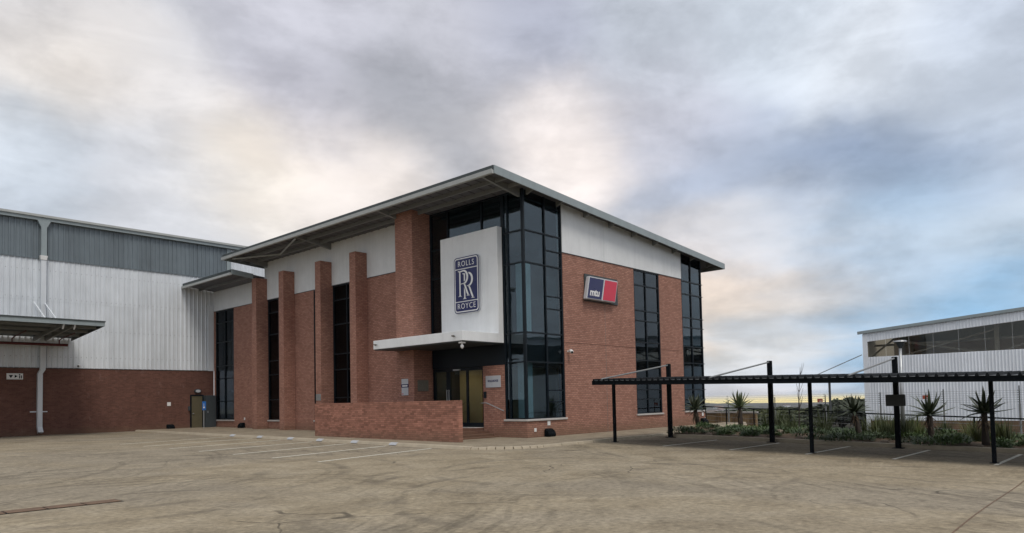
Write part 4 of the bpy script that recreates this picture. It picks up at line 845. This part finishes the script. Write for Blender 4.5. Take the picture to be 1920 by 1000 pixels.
for i in range(30):
    y = random.uniform(-19, -6.5); x = random.uniform(6.6, 9.8) - .12 * max(0, -10 - y); place(ree[i % 2], 'reed_clump', x, y, bedz(x, y) - .02, random.uniform(.8, 1.35), 'upright clump of green reeds in the garden bed', 'reeds', 'reed clumps in the garden bed')
def rock_mesh(seed):
    random.seed(seed); bm = bmesh.new(); bmesh.ops.create_icosphere(bm, subdivisions=2, radius=.2)
    for v in bm.verts: v.co *= random.uniform(.78, 1.15); v.co.z *= .62
    me = bpy.data.meshes.new('rock'); bm.to_mesh(me); bm.free(); me.materials.append(M_ROCK); return me
rk = [rock_mesh(s) for s in (41, 42, 43)]
for i in range(34):
    y = random.uniform(-19, -4.8); x = random.choice((random.uniform(4.4, 5.2), random.uniform(5, 8.5)))
    if y < -4.8 + .26 * (x - 4): place(rk[i % 3], 'rock', x, y, bedz(x, y) + .02, random.uniform(.4, 1.1), 'rough brown rock lying in the garden bed', 'rock', 'rocks in the garden bed')
# bare sapling
sa = thing('bare_sapling', (7.8, -8.7, bedz(7.8, -8.7)), 'thin bare sapling rising above the carport roof', 'tree'); random.seed(5)
tp = [(7.8 + .05 * sin(i), -8.7 - .02 * i, bedz(7.8, -8.7) + 2.9 * i / 8) for i in range(9)]; build('trunk', MB().tube(tp, [.035 - .0035 * i for i in range(9)], 6), M_BARK, sa)
tw = MB()
for i in range(12):
    b = Vector(tp[3 + i % 5]); a = random.uniform(0, 6.28); tw.tube([b, b + Vector((cos(a) * .12, sin(a) * .12, .25)), b + Vector((cos(a) * .2, sin(a) * .2, .55))], [.01, .008, .004], 4)
tag(build('twigs', tw, M_BARK, sa), kind='stuff')
# lamp pole
lpz = bedz(7, -12.98); lt = thing('lamp_pole', (7, -12.98, lpz), 'slim grey lamp pole with flat cone head behind the carport', 'lamp post')
build('pole', MB().tube([(7, -12.98, lpz - .05), (7, -12.98, 1.6), (7, -13.0, 3.42)], [.085, .07, .05], 10), M_GALV, lt, smooth=True); build('lamp_cone', MB().tube([(7, -13.0, 3.40), (7, -13.0, 3.64)], [.05, .17], 14), M_DGREY, lt); build('lamp_cap', MB().tube([(7, -13.0, 3.645), (7, -13.0, 3.70)], [.24, .22], 16), M_GALV, lt)
# garden rail fence
fp = [(16.6, .6, 1.5), (14.0, -1.2, 1.15), (12.0, -3.4, 1.10), (11.3, -5.2, 1.05), (11.0, -7.1, 1.0), (10.3, -9.0, .93), (9.6, -10.9, .84), (9.1, -13., .77), (8.8, -15., .70), (8.5, -17., .63), (8.3, -19.5, .54)]
fe = thing('rail_fence', (11, -7, 0), 'low dark rail fence with wires behind the garden bed', 'fence')
for i, (x, y, z) in enumerate(fp[1:]): build('post', MB().tube([(x, y, tz(x, y) - .2), (x, y, z)], .035, 6), M_BLACK, fe)
build('top_rail', MB().tube(fp, .032, 6), M_BLACK, fe)
for q in (.25, .5, .75): build('wire', MB().tube([(x, y, z - q) for x, y, z in fp[1:]], .008, 4), M_STEEL, fe)
pr_ = tag(build('water_pipe', MB().tube([(11.5, -9.2, -.05), (10.3, -11.6, -.02)], .03, 6), M_WPAINT, base=(11, -10, -.1)), 'thin white pipe running level behind the reeds', 'pipe')
# boundary fence with electric strands
be = thing('electric_fence', (20, -10, -.6), 'mesh boundary fence with electric strands in front of the white shed', 'fence')
ey = [3.4, .3, -2.75, -5.75, -8.72, -11.8, -15.1, -18.2, -21.3]
def etop(y): return 1.65 + .03 * (-5.75 - y)
for y in ey:
    p = build('post', MB().tube([(20, y, -1.0), (20, y, 1.02)], .05, 7), M_STEEL, be); build('extension', MB().tube([(20, y, 1.02), (20, y, etop(y))], .028, 6), M_DGREY, p)
    for q in range(6): build('insulator', MB().tube([(20, y + .0, 1.12 + .115 * q), (19.9, y + .06, 1.12 + .115 * q)], .018, 5), M_DGREY, p)
for q in range(6): build('electric_wire', MB().tube([(19.9, 3.4, 1.12 + .115 * q), (19.9, -21.3, 1.12 + .115 * q)], .006, 3), M_STEEL, be)
msh = MB()
for q in range(19): msh.bar((20, 3.4, -.8 + .1 * q), (20, -21.3, -.8 + .1 * q), .0025)
for q in range(124): msh.bar((20.01, 3.4 - .2 * q, -.8), (20.01, 3.4 - .2 * q, 1.03), .0025)
tag(build('wire_mesh', msh, M_GALV, be), kind='stuff')
for y, z, l_ in ((-11.0, 1.43, 'orange warning sign on the fence in front of white shed'), (-5.5, 1.34, 'red warning sign on the fence left of white shed')):
    t_ = thing('warning_sign', (19.85, y, z), l_, 'sign', 'fence warning signs'); build('plate', MB().box(19.84, 19.86, y - .15, y + .15, z - .10, z + .10), M_ORANGE, t_); build('panel', MB().box(19.83, 19.839, y - .11, y + .03, z - .06, z - .02), M_WPAINT, t_)
# tan boundary wall
tw_ = thing('tan_wall', (24, 4, -.6), 'tan plastered boundary wall with pale coping beyond the office', 'wall')
build('panel', MB().box(24, 24.2, .2, 14, -1.4, .52), M_TAN, tw_); build('coping', MB().box(23.95, 24.25, .15, 14.05, .523, .62), M_SILL, tw_)
for y in (.35, 1.6, 2.9, 4.2, 6, 8, 10, 12): build('pier', MB().box(23.88, 23.998, y - .15, y + .15, -1.4, .50), plain('pier_plaster', (.17, .11, .055), .95, .2, 3) if y == .35 else bpy.data.materials['pier_plaster'], tw_)
tag(build('low_step_wall', MB().box(20.6, 20.9, 2.4, 6.5, -.6, -.05), M_CONCG, base=(20.7, 4, -.5), bevel=.02), 'low concrete step wall beyond the far building corner', 'wall')
# ------------------------------------------------------------------ scrub trees and far houses
TREES = [(87.1, 27.0, 2.3, 5), (115.4, 37.2, 2.7, 7), (107.3, 30.6, 2.7, 6), (135.8, 39.9, 3.2, 8), (80.1, 17.4, 2.4, 6), (99.5, 22.6, 3.0, 7), (128.5, 30.8, 3.3, 8), (90.9, 17.0, 3.0, 7), (72.2, 9.7, 2.9, 8), (86.9, 13.0, 3.5, 10), (68.0, 6.4, 3.4, 8), (110.5, 21.3, 5.0, 6), (121.1, 20.8, 4.7, 11), (159.0, 62.2, 3.1, 9), (43.9, -0.3, 1.9, 7), (60, 14, 2.0, 6), (66, 20, 2.1, 7), (75, 27, 2.2, 8), (58, 8, 1.9, 7), (140, 52, 3, 10), (52, 9.5, 1.6, 6), (44, 4.5, 1.5, 5), (40, 1.2, 1.6, 5), (48, 2.2, 2.1, 6), (55, 4.6, 2.4, 7), (62, 10.5, 2.3, 7), (46, 7.2, 1.5, 5), (36.5, 2.8, 1.3, 4), (33, .2, 1.2, 4), (38, 4.9, 1.2, 4), (50, 6, 1.9, 6), (70, 14.5, 2.4, 7), (31, 2.2, 1.0, 4), (84, 22, 2.6, 9), (95, 31, 2.6, 10), (76, 22, 2.4, 8)]
def crown(seed, n):
    random.seed(seed); mb = MB(); cl = [(random.uniform(-.36, .36), random.uniform(-.36, .36), random.uniform(.4, .85), random.uniform(.14, .27)) for _ in range(13)]
    for _ in range(n):
        cx, cy, cz, r = random.choice(cl); u = Vector((random.gauss(0, 1), random.gauss(0, 1), random.gauss(0, 1))).normalized() * r * random.uniform(.6, 1.08)
        c = Vector((cx + u.x, cy + u.y, cz + u.z * .75)); a = Vector((random.gauss(0, 1), random.gauss(0, 1), random.gauss(0, 1))).normalized() * .06; b = a.cross(Vector((random.gauss(0, 1), random.gauss(0, 1), random.gauss(0, 1)))).normalized() * .045
        mb.add([c - a, c - b, c + a, c + b], [(0, 1, 2, 3)])
    return mesh_of(mb, 'crown', M_TREE)
def trunkmesh(seed):
    random.seed(seed); mb = MB().tube([(0, 0, -.05), (.02, .0, .3), (.0, .02, .6)], [.035, .028, .015], 6)
    for _ in range(5):
        a = random.uniform(0, 6.28); mb.tube([(.01, 0, random.uniform(.25, .5)), (cos(a) * .2, sin(a) * .2, random.uniform(.55, .75))], [.014, .006], 5)
    return mesh_of(mb, 'trunk', M_BARK)
CR = [crown(s, 2600) for s in (51, 52, 53)]; TK = [trunkmesh(s) for s in (61, 62)]
random.seed(9)
for i, (x, y, h, w) in enumerate(TREES):
    t_ = thing('scrub_tree', (x, y, tz(x, y) - .1), 'dark scrub tree in the band below the far hills', 'tree', 'scrub trees beyond the boundary fence'); t_.scale = (w * .85, w * .85, h); t_.rotation_euler = (0, 0, random.uniform(0, 6.28))
    for nm, me in (('crown', CR[i % 3]), ('trunk', TK[i % 2])):
        o = bpy.data.objects.new(nm, me); COL.objects.link(o); o.parent = t_
HOUSES = [(1764,801,26,.48),(2959,1453,18,2.48),(2147,764,18,.86),(1629,760,10,2.57),(2487,869,18,.9),(2449,830,18,2.08),(2020,814,18,.28),(1678,546,10,2.82),(2725,1068,14,1.28),(3026,1172,14,.95),(1648,570,26,1.94),(1563,695,18,.45),(1730,642,14,1.97),(2048,850,18,1.97),(2352,1089,10,2.2),(1555,692,14,.38),(2616,858,10,1.11),(2585,1260,18,.06),(2167,964,26,2.67),(1714,577,14,2.77),(2483,1104,14,1.03),(1660,831,18,2.43),(2574,1109,26,3.04),(1964,821,10,.17),(2091,980,26,1.81),(1609,703,18,2.4),(2085,878,14,1.36),(2078,842,14,2.01),(2095,875,10,.11),(2343,1055,18,1.75),(3349,1070,10,1.53),(2185,1059,14,1.04),(2725,1026,14,2.03),(2530,938,26,2.96),(2674,1308,14,.14),(2248,749,18,2.07),(2100,1031,26,1.76),(2937,1060,10,.65),(1604,754,10,1.23),(3269,1167,10,2.72),(1598,661,10,1.52),(1655,558,10,1.12),(1679,595,18,2.6),(1902,655,26,1.18)]
hw = mesh_of(MB().box(-.5, .5, -.3, .3, -.4, .3), 'wall', M_WHITE); hr_ = mesh_of(MB().prism([(-.36, .3), (.36, .3), (0, .5)], 'x', -.54, .54), 'roof', plain('tile_roof', (.20, .13, .10), .9, .2, .05))
for (x, y, w, a) in HOUSES:
    t_ = thing('far_house', (x, y, tz(x, y)), 'tiny pale house on the hazy far slope', 'house', 'houses on the far slope'); t_.scale = (w * 2.2, w * 2, w * 1.1); t_.rotation_euler = (0, 0, a)
    for nm, me in (('wall', hw), ('roof', hr_)):
        o = bpy.data.objects.new(nm, me); COL.objects.link(o); o.parent = t_
# potted plant inside the lobby
pp = thing('potted_plant', (1.0, 5.6, .5), 'leafy potted plant behind the left entrance pane', 'plant')
build('pot', MB().tube([(1.0, 5.6, .5), (1.0, 5.6, .95)], [.16, .22], 12), M_FRAME, pp); pl_ = MB(); random.seed(3)
for k in range(30): leaf(pl_, (1.0, 5.6, .95), k * 2.4, random.uniform(.3, 1.4), random.uniform(.5, 1.1), .09, -.9, 5)
build('leaves', pl_, M_SHRUB, pp)

# ------------------------------------------------------------------ air
hz = build('haze', MB().box(-6100, 4700, -6100, 6100, -100, 18), bpy.data.materials.new('haze_air')); tag(hz, kind='stuff')
hm = hz.data.materials[0]; hm.use_nodes = True; t = NT(hm.node_tree); t.n.clear(); pv = t.new('ShaderNodeVolumePrincipled')
pv.inputs['Color'].default_value = (.80, .86, .95, 1); pv.inputs['Density'].default_value = .00007; pv.inputs['Anisotropy'].default_value = .1
t.l.new(pv.outputs[0], t.new('ShaderNodeOutputMaterial').inputs['Volume'])
